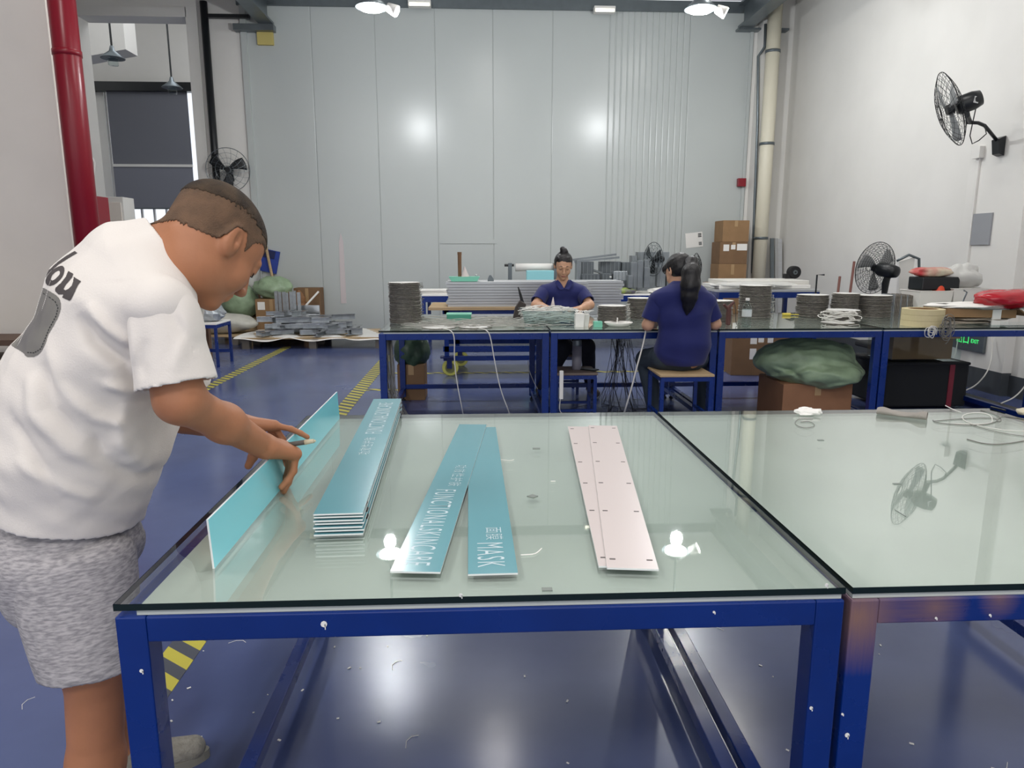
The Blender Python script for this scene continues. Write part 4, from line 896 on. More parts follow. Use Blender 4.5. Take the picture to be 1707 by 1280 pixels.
b_.ell(cc+np.array([.3, .02, .46]), (.1, .1, .07), k=.04); b_.ell(cc+np.array([.22, .0, .52]), (.05, .06, .035), k=.03)
b_.post.append(waves(.008, 14, 8)); b_.post.append(waves(.004, 40, 9))
b_.post.append(folds([([(cc[0]-.36, .33), (cc[0]-.1, .45), (cc[0]+.15, .42)], .02, .016), ([(cc[0]-.1, .2), (cc[0]+.1, .33), (cc[0]+.34, .36)], .018, .014), ([(cc[0]-.3, .28), (cc[0]-.05, .3), (cc[0]+.2, .22)], .018, -.012), ([(cc[0]-.33, .47), (cc[0]-.2, .43), (cc[0]-.12, .36)], .015, -.02)]))
b_.field(); o = make_mesh('sack', [b_.mesh()], M_bag); tag(o, 'big pale green woven sack slumped over the low carton', 'sack')
q = G(1265, 626, 0); carton((q[0]+.02, q[1]+.2, 0), .62, .4, .5, 'brown carton with several white labels under the table behind the green sack', M_card2, -.1, labels=[(-.08, .40, .07, .1), (.0, .41, .06, .08), (.1, .41, .06, .09), (-.08, .24, .07, .12), (.12, .27, .08, .07)])
q = G(1540, 682, 0); cx_, cy_ = q[0], q[1]
t_ = thing('storage_cube', 'black fabric box with a dark red strap under the right table', 'box', (cx_, cy_+.3, 0)); M_bf = mat('black_fabric', (32, 34, 38), .85)
put('box_body', MB().box(cx_-.37, cx_+.37, cy_, cy_+.6, .02, .40), M_bf, t_, bev=.02); put('strap', MB().box(cx_+.19, cx_+.235, cy_-.006, cy_, .02, .39), mat('dark_red_strap', (132, 46, 62), .6), t_); put('lid', MB().box(cx_-.375, cx_+.375, cy_-.004, cy_+.604, .385, .41), M_bf, t_, bev=.008)
t_ = thing('clear_crate', 'clear crate with brown cardboard inside on the black fabric box', 'crate', (cx_+.0, cy_+.25, .41))
put('crate_body', MB().box(cx_-.30, cx_+.31, cy_+.05, cy_+.45, .412, .64), M_acr, t_); put('carton', MB().box(cx_-.29, cx_+.24, cy_+.07, cy_+.4, .43, .635), M_card, t_); put('crate_label', MB().box(cx_+.13, cx_+.29, cy_+.046, cy_+.05, .61, .65), M_wood, t_)
crumple('sack', 'dark blue black bag knotted on the clear crate', 'sack', (cx_-.12, cy_+.25, .64), (.4, .35, .07), mat('dark_bag_film', (46, 52, 58), .35), 55, .4, 14)
t_ = thing('office_chair', 'black padded chair back behind the black fabric box', 'chair', (cx_+.25, cy_+.85, 0))
put('backrest', MB().prism([(cx_+.0, .15), (cx_+.42, .15), (cx_+.44, .5), (cx_+.40, .66), (cx_+.30, .72), (cx_+.0, .72)], cy_+.72, cy_+.82), M_bf, t_, bev=.03); put('seat', MB().box(cx_-.02, cx_+.42, cy_+.78, cy_+1.2, .40, .46), M_bf, t_, bev=.02); put('pedestal', MB().cyl((cx_+.2, cy_+1.0, 0), (cx_+.2, cy_+1.0, .4), .03, n=12), M_black, t_)
for a_ in range(5): put('leg', MB().cyl((cx_+.2, cy_+1.0, .06), (cx_+.2+.24*math.cos(a_*1.257), cy_+1.0+.24*math.sin(a_*1.257), .025), .02, n=8), M_black, t_)
# exit sign, tray by the pier
ex = P(1637, 565, 6.9); z1 = float(ex[2]); t_ = thing('exit_sign', 'green lit exit sign low on the white pier', 'sign', (4.92, 6.85, z1-.08))
put('sign_plate', MB().box(4.90, 4.93, 6.60, 7.05, z1-.10, z1+.10), M_grey, t_, bev=.003)
Rs = Matrix(((0, 0, -1), (-1, 0, 0), (0, 1, 0)))
text_mesh('green_symbol', '出口', .10, (4.898, 7.0, z1-.03), Rs, mat('lit_green', (60, 220, 110), emit=1.6), t_); text_mesh('green_symbol', 'EXIT', .055, (4.898, 6.78, z1-.02), Rs, mat('lit_green', (60, 220, 110), emit=1.6), t_)
for i, (y0_, lb) in enumerate(((7.0, 'farthest'), (6.5, 'middle'), (6.0, 'nearest'))):
    cable(f'white cable curving down the plinth to the floor channel, {lb}', [(4.90, y0_, .75-.2*i), (4.88, y0_-.06, .5-.1*i), (4.8, y0_-.15, .25), (4.62, y0_-.25, .12), (4.45, y0_-.3, .075)], .006)
t_ = thing('cable_channel', 'long dark cable channel on the floor along the right pier', 'channel', (4.4, 5.6, 0)); put('channel_body', MB().box(4.36, 4.50, 3.0, 7.6, 0, .05), M_dblue, t_); put('channel_lid', MB().box(4.35, 4.51, 3.0, 7.6, .05, .062), M_black, t_)
# stool with cup and phone
def stool(c, label, w_=.36, h=.46, m_seat=None, rz=0):
    t_ = thing('stool', label, 'stool', (c[0], c[1], 0)); w2 = w_/2
    put('seat', MB().box(c[0]-w2, c[0]+w2, c[1]-w2, c[1]+w2, h-.018, h), m_seat or M_wood, t_, bev=.004)
    for sx_ in (-1, 1):
        for sy_ in (-1, 1):
            x, y = c[0]+sx_*(w2-.02), c[1]+sy_*(w2-.02); put('leg', MB().box(x-.013, x+.013, y-.013, y+.013, 0, h-.04), M_blue, t_)
    for sy_ in (-1, 1): y = c[1]+sy_*(w2-.02); put('apron', MB().box(c[0]-w2+.01, c[0]+w2-.01, y-.012, y+.012, h-.05, h-.018), M_blue, t_); put('stretcher', MB().box(c[0]-w2+.02, c[0]+w2-.02, y-.01, y+.01, .12, .14), M_blue, t_)
    for sx_ in (-1, 1): x = c[0]+sx_*(w2-.02); put('apron', MB().box(x-.012, x+.012, c[1]-w2+.03, c[1]+w2-.03, h-.05, h-.018), M_blue, t_); put('stretcher', MB().box(x-.01, x+.01, c[1]-w2+.03, c[1]+w2-.03, .20, .22), M_blue, t_)
    return t_
M_seatd = mat('worn_brown_seat', (118, 104, 96), .6)
q = P(963, 622, 5.35); hs = float(q[2]); stool((q[0]-.01, 5.52), 'low blue stool with a worn brown seat carrying a flask, beside the table leg', .34, hs, M_seatd)
c = np.array([float(P(962, 610, 5.5)[0]), 5.52, hs]); t_ = thing('flask', 'clear drinking flask with a grey lid on the low blue stool', 'flask', c)
put('flask_body', MB().lathe([(0, 0), (.036, 0), (.038, .01), (.038, .19), (0, .19)], c, 20), mat('tinted_plastic', (140, 138, 150), .15, alpha=.75), t_, smooth=True); put('lid', MB().lathe([(0, .19), (.034, .19), (.036, .2), (.034, .235), (0, .235)], c, 20), M_grey, t_); put('strap', MB().tube([c+np.array((-.035, 0, .22)), c+np.array((-.05, 0, .24)), c+np.array((-.03, 0, .25))], .004, 6), M_grey, t_)
c2 = c+np.array([.09, -.03, 0]); tag(put('phone', MB().obox(c2+np.array([0, 0, .006]), (.075, .15, .009), .9), M_black, bev=.002), 'dark phone lying on the low blue stool beside the flask', 'phone')
q = P(1142, 622, 4.85); HS2 = float(q[2]); ST2 = (q[0], 4.98); stool(ST2, 'blue stool with a pale wooden seat under the ponytailed woman', .385, HS2)
# ------------------------------------------------------------------ third row: trolley, table, machines, profiles
def simple_table(x0, x1, y0, y1, zt, label, m_top=None, th=.02, rail=.08, leg=.05, name='work_table', low=True):
    t_ = thing(name, label, 'table', ((x0+x1)/2, (y0+y1)/2, 0))
    put('tabletop', MB().box(x0, x1, y0, y1, zt-th, zt), m_top or M_paper, t_, bev=.003)
    for (a, b, c, d) in ((x0, x1, y0, y0+.04), (x0, x1, y1-.04, y1), (x0, x0+.04, y0+.04, y1-.04), (x1-.04, x1, y0+.04, y1-.04)): put('rail', MB().box(a, b, c, d, zt-th-rail, zt-th), M_blue, t_)
    for (a, b) in ((x0, y0), (x1-leg, y0), (x0, y1-leg), (x1-leg, y1-leg)): put('leg', MB().box(a, a+leg, b, b+leg, 0, zt-th-rail), M_blue, t_)
    if low: put('lower_rail', MB().box(x0+leg, x1-leg, y1-.05, y1-.01, .12, .16), M_blue, t_)
    return t_
YC = 9.6
x0_, x1_ = float(P(703, 492, YC)[0]), float(P(905, 492, YC)[0]); zc = float(P(800, 491, YC)[2])
simple_table(x0_, x1_, YC, YC+1.1, zc, 'long white topped blue table in the third row, left part behind the profile stack')
x2_ = float(P(1195, 492, YC)[0]); simple_table(x1_+.02, x2_, YC, YC+1.1, zc, 'long white topped blue table in the third row, right part carrying the grey profile pile')
# aluminium trolley with casters
YT = 7.7
a = P(722, 514, YT); b = P(932, 514, YT); zd = float(P(800, 512, YT)[2]); t_ = thing('trolley', 'low blue trolley with yellow wheels under a wooden board', 'trolley', ((a[0]+b[0])/2, YT+.3, 0))
tx0, tx1 = float(a[0]), float(b[0])+.1
fz = float(P(800, 577, YT)[2]); put('deck_board', MB().box(tx0-.05, tx1, YT-.03, YT+.75, zd-.03, zd), M_wood, t_)
M_trf = M_blue
for y_ in (YT, YT+.66):
    put('frame_rail', MB().box(tx0+.1, tx1-.1, y_, y_+.05, zd-.09, zd-.03), M_trf, t_); put('frame_rail', MB().box(tx0+.1, tx1-.1, y_, y_+.05, fz-.06, fz), M_trf, t_)
    put('frame_rail', MB().box(tx0+.1, tx1-.1, y_, y_+.04, fz-.16, fz-.11), M_trf, t_)
cxs = [float(P(745, 600, YT)[0]), float(P(915, 600, YT)[0])]
for i, x_ in enumerate(cxs):
    for j, y_ in enumerate((YT, YT+.66)):
        xx = x_+(.10 if j and i == 0 else 0)
        put('post', MB().box(xx-.025, xx+.025, y_, y_+.05, .21, zd-.03), M_trf, t_); r = .09
        k = put('caster', MB().box(xx-.07, xx+.07, y_-.04, y_+.09, .20, .215).box(xx-.0, xx+.055, y_-.02, y_-.012, .085, .2).box(xx-.0, xx+.055, y_+.062, y_+.07, .085, .2), M_dblue, t_)
        put('wheel', MB().cyl((xx+.035, y_, r), (xx+.035, y_+.05, r), r, n=28), mat('yellow_green_wheel', (206, 206, 106), .4), k, bev=.008); put('hub', MB().cyl((xx+.035, y_-.006, r), (xx+.035, y_+.056, r), r*.62, n=20), mat('olive_hub', (120, 122, 80), .5), k)
# stacked aluminium profiles: each one a thing
sx0 = float(P(747, 500, YT)[0]); hz = (zd, float(P(800, 470, YT)[2])); nl = 9; ph = (hz[1]-hz[0])/nl
for r_ in range(nl):
    for c_ in range(3):
        y_ = YT+.06+c_*.19; xo = random.uniform(-.03, .02)
        m = MB(); z0 = hz[0]+r_*ph; L_ = tx1-.35-sx0
        prof = [(y_, z0+.001), (y_+.17, z0+.001), (y_+.17, z0+ph*.9), (y_+.12, z0+ph*.9), (y_+.115, z0+ph*.7), (y_+.05, z0+ph*.7), (y_+.045, z0+ph*.9), (y_, z0+ph*.9)]
        m.prism(prof, sx0+xo, sx0+xo+L_+1.0 if c_ else sx0+xo+L_+.6, 'x')
        put('aluminium_profile', m, M_alu, label=f"long aluminium profile on the trolley, {['bottom', 'second', 'third', 'fourth', 'fifth', 'sixth', 'seventh', 'eighth', 'top'][r_]} layer, {['front', 'middle', 'rear'][c_]} column", cat='profile', group='aluminium profiles on the trolley')
zt_ = hz[1]
q = P(771, 467, YT+.2); t_ = thing('teal_tray', 'mint tray holding an upright brush and paper cone on the aluminium stack', 'tray', (q[0], YT+.25, zt_)); M_mint = mat('mint_plastic', (120, 196, 170), .3)
put('tray_body', MB().prism([(q[0]-.12, zt_), (q[0]+.16, zt_), (q[0]+.19, zt_+.05), (q[0]-.15, zt_+.05)], YT+.15, YT+.35), M_mint, t_); q2 = P(766, 420, YT+.25)
tag(put('brush', MB().cyl((q2[0], YT+.25, zt_+.05), (q2[0], YT+.25, float(q2[2])-.03), .02, .022, n=10).cyl((q2[0], YT+.25, float(q2[2])-.03), (q2[0], YT+.25, float(q2[2])), .024, n=10), mat('brown_handle', (120, 88, 62), .5)), 'brown handled brush standing upright in the mint tray', 'brush')
q3 = P(773, 460, YT+.2); tag(put('paper_cone', MB().cyl((q3[0]+.015, YT+.22, zt_+.05), (q3[0]+.01, YT+.22, zt_+.16), .045, .004, n=14), M_pink), 'pale paper cone in the mint tray on the aluminium stack', 'cone')
q = P(794, 465, YT+.2); bottle(np.array([q[0], YT+.25, zt_]), .075, .02, 'tiny clear bottle on the aluminium stack', M_clear, M_paper)
q = P(818, 465, YT+.2); tag(put('clamp', MB().prism([(q[0]-.035, zt_), (q[0]+.035, zt_), (q[0]+.03, zt_+.03), (q[0]+.005, zt_+.065), (q[0]-.015, zt_+.065), (q[0]-.03, zt_+.03)], YT+.2, YT+.25), M_grey), 'small dark grey clamp on the aluminium stack', 'clamp')
# winding machine with white roller
q0 = P(850, 468, YC+.2); q1 = P(925, 468, YC+.2); t_ = thing('roller_machine', 'small white roller machine on the third row table behind the seated woman', 'machine', ((q0[0]+q1[0])/2, YC+.3, zc)); zr_ = float(P(880, 446, YC+.2)[2])
put('roller', MB().cyl((q0[0]+.08, YC+.3, zr_), (q1[0], YC+.3, zr_), .055, n=20), M_white, t_, smooth=True)
for x_ in (q0[0], q1[0]): put('side_frame', MB().box(x_-.02, x_+.03, YC+.22, YC+.38, zc, zr_+.06), M_grey, t_)
put('handle', MB().cyl((q0[0]-.07, YC+.3, zr_+.03), (q0[0]+.06, YC+.3, zr_+.03), .018, n=8), M_black, t_); put('base_tray', MB().box(q0[0], q1[0], YC+.2, YC+.5, zc, zc+.05), M_cablew, t_)
q = P(893, 462, YC); tag(put('teal_box', MB().box(q[0]-.12, q[0]+.25, YC+.03, YC+.17, zc, float(P(890, 451, YC)[2])), mat('light_teal_box', (150, 212, 218), .3), bev=.006), 'light teal box in front of the roller machine', 'box')
for i in range(3):
    q = P(722, 487-i*2.5, YC+.1); tag(put('sheet', MB().obox((q[0]+.0, YC+.3, zc+.01+.02*i), (.7-.1*i, .4, .012), .05*i), M_paper), ['lowest white sheet bundle on the third row table by the disc stack', 'middle white sheet bundle on the third row table by the disc stack', 'topmost white sheet bundle on the third row table by the disc stack'][i], 'sheets')
# grey profile pile
rr = random.Random(5)
M_gp = mat('grey_plastic_profile', (128, 134, 138), .4, noise=.15); M_gp2 = mat('dark_grey_profile', (92, 98, 102), .45, noise=.15)
grpP = 'grey profiles piled on the third row table'
def prof_box(x0, x1, y0, y1, label, m_, dep=.2, Yo=.3, rot=0, grp_=grpP, nrib=0):
    a = P(x0, y1, YC+Yo); b = P(x1, y0, YC+Yo); t_ = thing('profile', label, 'profile', ((a[0]+b[0])/2, YC+Yo, a[2]), grp_)
    c = ((a[0]+b[0])/2, YC+Yo+dep/2, (a[2]+b[2])/2); put('profile_body', MB().obox(c, (b[0]-a[0], dep, b[2]-a[2]), 0, 0, rot), m_, t_, bev=.004)
    if nrib:
        for k in range(nrib): xx = a[0]+(b[0]-a[0])*(k+.5)/nrib; put('rib', MB().box(xx-.004, xx+.004, YC+Yo-.006, YC+Yo, a[2]+.01, b[2]-.01), M_gp, t_)
    return t_
zb_ = 484
tall = [(1051, 437, 1063, 'front left'), (1062, 434, 1073, 'second from left'), (1073, 433, 1082, 'third from left')]
for (x0, y0, x1, d) in tall: prof_box(x0, x1, y0, 480, f'tall pale grey upright profile, {d} of the tall bunch', M_gp, .12, .1, nrib=3)
prof_box(1074, 1084, 446, 480, 'shorter pale upright profile right of the tall bunch', M_gp, .1, .04, nrib=3); prof_box(1047, 1055, 459, 480, 'short ribbed profile left of the tall bunch', M_gp, .1, .04, nrib=2)
prof_box(1095, 1110, 446, 478, 'wide short upright profile behind the ponytailed woman\'s head, left', M_gp, .12, .2, nrib=4); prof_box(1111, 1124, 448, 478, 'wide short upright profile behind the ponytailed woman\'s head, right', M_gp2, .12, .2, nrib=3)
for (x0, x1, y0, y1, m_, yo, lb) in ((968, 990, 436, 456, M_gp2, .3, 'dark profile block behind the seated woman\'s shoulder'), (961, 969, 434, 472, M_gp, .25, 'light end of the profile row at the seated woman\'s shoulder'), (1000, 1035, 436, 452, M_gp2, .5, 'long dark profile row in the middle of the pile'),
        (1036, 1050, 437, 455, M_gp2, .45, 'dark profile end right of the middle row'), (1052, 1062, 426, 440, M_gp, .7, 'light grey profile end at the back of the pile'), (1062, 1116, 420, 440, M_gp, .8, 'long flat grey profile sheet at the back of the pile'),
        (970, 1000, 457, 478, M_gp2, .15, 'low dark profile block left of the green packets'), (1002, 1020, 456, 476, M_gp2, .25, 'low dark profile block behind the green packets'), (1022, 1046, 452, 466, M_galv, .2, 'shiny horizontal profile end left of the tall bunch'), (1022, 1048, 467, 479, M_gp2, .18, 'lowest dark profile left of the tall bunch')):
    prof_box(x0, x1, y0, 488, lb, m_, .2, yo, nrib=int((x1-x0)/6))
for i, (xa, ya, xb, yb_, lb) in enumerate(((955, 433, 1027, 424, 'upper long thin profile leaning across the pile'), (958, 436, 1032, 429, 'lower long thin profile leaning across the pile'), (987, 450, 1003, 455, 'short pale stick lying on the pile'))):
    a = P(xa, ya, YC+.35); b = P(xb, yb_, YC+.5); tag(put('thin_profile', MB().cyl(a, b, .02, n=4), M_gp), lb, 'profile')
q = P(1015, 478, YC+.1); crumple('packet', 'bright green packet left on the white table', 'packet', (q[0]-.1, YC+.1, zc), (.26, .14, .07), mat('lime_green', (158, 186, 70), .5, rgb2=(90, 104, 60), nscale=14), 61, .4, 10); crumple('packet', 'lime and grey packet right on the white table', 'packet', (q[0]+.22, YC+.1, zc), (.3, .15, .08), mat('lime_grey', (150, 170, 70), .5, rgb2=(100, 96, 110), nscale=12), 62, .4, 10)
q = P(1018, 470, YC+.03); bottle(np.array([q[0], YC+.05, zc]), .24, .036, 'small water bottle with a blue wrapper in front of the profile pile', M_clear, M_paper, mat('blue_wrapper', (120, 150, 190), .4))
q = P(1108, 482, YC+.1); crumple('paper_heap', 'white crumpled paper on the third row table left of the ponytailed woman', 'paper', (q[0], YC+.15, zc), (.4, .2, .08), M_paper, 63, .4, 10, smooth=False)
q = P(1185, 475, YC+.1); crumple('foil_heap', 'grey crumpled film on the third row table right of the ponytailed woman', 'film', (q[0]+.1, YC+.2, zc), (.7, .4, .09), M_galv, 64, .4, 12, smooth=False)
# ---- cartons stack in the back right corner
ccx = float(P(1224, 400, 11.1)[0]); wz_ = float(P(1248, 400, 11.1)[0])-float(P(1202, 400, 11.1)[0])
zl = [0, float(P(1220, 440, 11.1)[2]), float(P(1220, 403, 11.1)[2]), float(P(1220, 367, 11.1)[2])]
h_ = zl[1]/2
carton((ccx, 11.3, 0), wz_*1.02, .4, h_-.005, 'lowest brown carton of the corner stack'); carton((ccx, 11.3, h_), wz_*1.02, .4, h_-.005, 'second carton from the floor in the corner stack'); carton((ccx, 11.3, zl[1]), wz_, .4, zl[2]-zl[1]-.006, 'brown carton with three white labels in the corner stack', M_card2, labels=[(-.12, .25, .09, .1), (-.01, .26, .07, .07), (.13, .26, .16, .1)])
carton((ccx+.02, 11.3, zl[2]), wz_*.95, .4, zl[3]-zl[2]-.006, 'topmost brown carton of the corner stack')
# leaning boards by the pipe
for i, (x, y0, y1, wp, m_, lb) in enumerate(((1290, 397, 455, 6, M_grey, 'grey narrow board leaning right of the drainpipe'), (1297, 397, 455, 5, M_steel, 'steel strip leaning in the right corner'), (1303, 398, 458, 7, M_alu, 'outermost aluminium board leaning in the right corner'))):
    a = P(x, y0, 11.5); w2 = wp/1180*11.5/2; tag(put('leaning_board', MB().add([(a[0]-w2, 11.56, a[2]), (a[0]+w2, 11.56, a[2]), (a[0]+w2, 11.3, 0), (a[0]-w2, 11.3, 0), (a[0]-w2, 11.59, a[2]), (a[0]+w2, 11.59, a[2]), (a[0]+w2, 11.33, 0), (a[0]-w2, 11.33, 0)], [(0, 1, 2, 3), (4, 7, 6, 5), (0, 4, 5, 1), (1, 5, 6, 2), (2, 6, 7, 3), (3, 7, 4, 0)]), m_), lb, 'board')
# cart on the right, white covered
YR = 8.6; xa = float(P(1200, 470, YR)[0]); xb = float(P(1368, 470, YR)[0]); zt2 = float(P(1300, 483, YR)[2])
t_ = simple_table(xa, xb, YR, YR+.95, zt2, 'steel topped bench behind the bottle carrying white covered boards', M_alu, .03, .07, name='bench')
for i, (z_, yy, lb) in enumerate(((0, 0, 'lower white board pack on the steel bench'), (.052, .05, 'upper white board pack on the steel bench with green edge'))):
    put('board_pack', MB().obox(((xa+xb)/2+.05*i, YR+.5+yy, zt2+.028+z_), (xb-xa-.1-.1*i, .7, .05), .02*i), M_white if i == 0 else M_cablew, label=lb, cat='boards', bev=.006)
crumple('film_cover', 'crumpled clear film over the white boards on the bench', 'film', ((xa+xb)/2-.1, YR+.25, zt2+.001), (1.0, .35, .1), mat('milky_film', (214, 214, 210), .3, alpha=.8), 71, .4, 12, smooth=False)
q = P(1326, 452, YR+.7); c = np.array([q[0], YR+.7, float(q[2])]); t_ = thing('blower', 'small round black blower standing on the white boards', 'blower', (c[0], c[1], zt2+.105))
rb_ = .083; c[2] = zt2+.107+rb_; put('housing', MB().cyl(c, c+np.array((0, .1, 0)), rb_, n=24), M_rubber, t_, bev=.01); put('ring', MB().cyl(c+np.array((0, -.006, 0)), c, rb_*.36, n=18), M_grey, t_); put('outlet', MB().box(c[0]-.13, c[0]-.02, c[1]+.01, c[1]+.09, c[2]-.08, c[2]-.02), M_rubber, t_, bev=.005); put('hub', MB().cyl(c+np.array((0, -.01, 0)), c+np.array((0, -.005, 0)), rb_*.15, n=12), M_black, t_)
# bits standing behind the disc cluster
q = P(1362, 460, 7.6); tag(put('hook_rod', MB().tube([(q[0], 7.6, .0), (q[0], 7.6, float(P(1362, 458, 7.6)[2])), (q[0]+.08, 7.6, float(P(1362, 458, 7.6)[2]))], .009, 6), M_black), 'thin black rod with a bent top behind the disc cluster', 'rod')
for (x0, y0, x1, y1, lb) in ((1394, 484, 1400, 461, 'short reddish stick behind the rear disc stack'), (1414, 478, 1424, 436, 'long reddish stick leaning behind the disc cluster'),):
    a = G(x0, 512, ZB); Y_ = 6.42; aa = P(x0, 505, Y_); aa[2] = ZB; b = P(x1, y1, Y_+.1); tag(put('stick', MB().cyl(aa, b, .012, n=8), mat('reddish_wood', (120, 78, 70), .6)), lb, 'stick')
q = P(1510, 460, 7.2); t_ = thing('folding_board', 'pale folding board on a grey frame right of the big fan', 'board', (q[0], 7.2, 0))
a = P(1503, 490, 7.2); b = P(1522, 428, 7.2); put('board_sheet', MB().prism([(float(a[0]), float(a[2])-.5), (float(a[0])+.10, float(a[2])-.5), (float(b[0])+.02, float(b[2])), (float(b[0])-.14, float(b[2])-.05)], 7.2, 7.23), M_white, t_)
put('frame_tube', MB().tube([(float(b[0])-.17, 7.19, float(b[2])-.04), (float(b[0])-.05, 7.19, float(b[2])+.02), (float(b[0])+.06, 7.19, float(b[2])-.02), (float(b[0])+.08, 7.19, float(b[2])-.2), (float(a[0])+.2, 7.19, 0)], .014, 8), M_grey, t_, smooth=True)
# ---- pallet area on the left
def pallet(x0, x1, y0, y1, z, label):
    t_ = thing('pallet', label, 'pallet', ((x0+x1)/2, (y0+y1)/2, 0)); n = 7
    for i in range(n): y = y0+(y1-y0)*i/(n-1); put('deck_slat', MB().box(x0, x1, y-.04, y+.04, z-.02, z), M_wood, t_)
    for i in range(3):
        for j in range(3): x = x0+.05+(x1-x0-.1)*i/2; y = y0+.04+(y1-y0-.08)*j/2; put('block', MB().box(x-.05, x+.05, y-.05, y+.05, 0, z-.02), mat('grey_wood', (112, 106, 98), .8), t_)
    return t_
YP = 10.0
px0, px1 = -3.3, -1.35
pallet(px0, px1, YP, YP+1.05, .16, 'wooden pallet under the heap of shiny metal profiles')
m = MB().grid(lambda u, v: (px0-.1+(px1-px0+.25)*u, YP-.06+1.17*v, .163+.012*math.sin(u*23+v*5)*(1-0)+(-.045*max(0, .04-v)/.04*(.3+.7*abs(math.sin(u*9))))), 60, 20); tag(put('white_sheeting', m, M_paper, smooth=True, fix=False), 'white plastic sheeting spread over the pallet beneath the profiles', 'sheeting')
rr = random.Random(11); placed = []
for i in range(58):
    lay = 0 if i < 26 else (1 if i < 44 else (2 if i < 53 else 3)); L_ = rr.uniform(.25, .8) if i % 3 else rr.uniform(.12, .25); w_ = rr.uniform(.05, .09)
    x = rr.uniform(px0+.35, px1-.35-(.25*lay)); y = YP+.12+rr.random()*(.72-.1*lay); z = .18+lay*.085
    m = MB(); an = rr.choice([.15, .25, .1, 1.4, .3])+rr.uniform(-.08, .08)
    lbm = f"{'long' if L_ > .5 else ('medium' if L_ > .26 else 'stubby')} shiny profile {['on the sheeting', 'in the second layer', 'in the third layer', 'on top'][lay]}, {'crosswise' if an > 1 else 'lengthwise'}, {['left', 'centre', 'right'][min(2, int((x-px0-.3)/.5))]} {['front', 'middle', 'rear'][min(2, int((y-YP-.1)/.3))]} of heap"
    t_ = thing('metal_profile', lbm, 'profile', (x, y, z), 'cut metal profiles on the pallet')
    hgt = rr.uniform(.05, .085); put('profile_web', MB().obox((x, y, z+hgt/2), (L_, .006, hgt), an), M_galv, t_); put('flange', MB().obox((x, y, z+.004), (L_, w_, .006), an), M_galv, t_); put('flange', MB().obox((x, y, z+hgt), (L_, w_, .006), an), M_steel, t_)
for i in range(7):
    x = -3.0+i*.055; z = .3; tag(put('metal_profile', MB().obox((x+rr.uniform(-.01, .01), YP+.75, .16+.30), (.045, .04, .58+rr.uniform(-.04, .04))), M_galv), 'short metal profile standing upright at the back left of the heap', 'profile', 'upright profiles at the heap corner')
q0, q1 = P(497, 518, YP+.9), P(516, 518, YP+.9); tag(put('steel_frame', MB().obox((q0[0]+.1, YP+.95, (float(q0[2])+.26)/2), (.42, .05, float(q0[2])-.1), .05), M_steel), 'rectangular shiny frame piece topping the heap', 'frame')
# second pallet, wrapped, left
pallet(-4.9, -3.5, 10.45, 11.05, .14, 'low pallet on the left half hidden by the man')
crumple('wrapped_sheets', 'bundle of boards wrapped in cloudy plastic film', 'bundle', (-4.15, 10.75, .14), (1.6, .56, .33), mat('cloudy_film', (196, 194, 184), .35, noise=.2, nscale=6, bump=.5, bscale=12), 81, .22, 16)
# green sacks and cartons by the wall
q = P(385, 485, 10.9); crumple('sack', 'tall green woven sack left of the carton by the back wall', 'sack', (float(q[0])-.03, 11.37, .31), (.56, .42, float(P(385, 478, 11)[2])-.28), M_bag, 91, .14, 20)
tag(put('stacking_block', MB().box(float(q[0])-.25, float(q[0])+.25, 11.2, 11.6, 0, .31), M_wood), 'small wooden stand under the tall green sack', 'stand')
q0, q1 = P(411, 504, 10.7), P(466, 504, 10.7); cx_ = float(q0[0]+q1[0])/2; ch = float(P(440, 502, 10.7)[2]); carton((cx_, 11.3, 0), float(q1[0]-q0[0]), .4, ch, 'brown carton with a white label under a green sack by the back wall', labels=[(-.15, ch-.1, .11, .12)])
crumple('sack', 'green sack bunched on top of the labelled carton', 'sack', (cx_+.0, 11.3, ch), (.56, .42, .34), M_bag, 93, .35, 18)
q = P(480, 500, 11.0); crumple('kraft_paper', 'crumpled brown kraft paper right of the labelled carton', 'paper', (float(q[0])+.05, 11.25, .28), (.3, .3, .46), mat('brown_kraft', (140, 98, 62), .6, noise=.25), 95, .5, 12, smooth=False); tag(put('stacking_block', MB().box(float(q[0])-.07, float(q[0])+.17, 11.15, 11.35, 0, .28), M_card2), 'small brown carton under the crumpled kraft paper', 'box')
q0, q1 = P(487, 480, 11.4), P(531, 480, 11.4); carton((float(q0[0]+q1[0])/2, 11.62, 0), float(q1[0]-q0[0]), .28, float(P(510, 481, 11.4)[2]), 'large plain carton against the back wall above the heap', M_card2)
a, b = P(531, 486, 11.3), P(498, 522, 11.1); tag(put('stick', MB().cyl(a, b, .016, n=8), M_paper), 'white stick leaning across the large plain carton', 'stick')
a = P(443, 435, 11.7); t_ = thing('wall_pouch', 'blue pouch hung on the back wall behind the man\'s face', 'pouch', a)
put('pouch_body', MB().obox((a[0]+.03, YB-.03, a[2]), (.30, .03, .36), 0, 0, .22), mat('royal_blue_fabric', (44, 66, 150), .6), t_); put('pouch_top', MB().obox((a[0]-.0, YB-.05, a[2]+.12), (.28, .02, .12), 0, 0, .22), mat('navy_fabric', (28, 36, 80), .6), t_)
a, b = P(440, 395, 11.74), P(462, 490, 11.7); tag(put('broom_stick', MB().cyl(a, (b[0]+.1, 11.6, .02), .022, n=10), M_wood), 'long pale broom stick leaning on the back wall by the blue pouch', 'stick')
crumple('plastic_bag', 'clear crinkled plastic bag behind the green sacks', 'bag', (float(P(412, 470, 11.6)[0]), 11.66, .75), (.36, .2, .75), mat('milky_film', (214, 214, 210), .3, alpha=.8), 97, .4, 14); tag(put('stacking_block', MB().box(float(P(412, 470, 11.6)[0])-.15, float(P(412, 470, 11.6)[0])+.15, 11.62, 11.76, 0, .76), M_card2), 'carton under the clear crinkled bag', 'box')
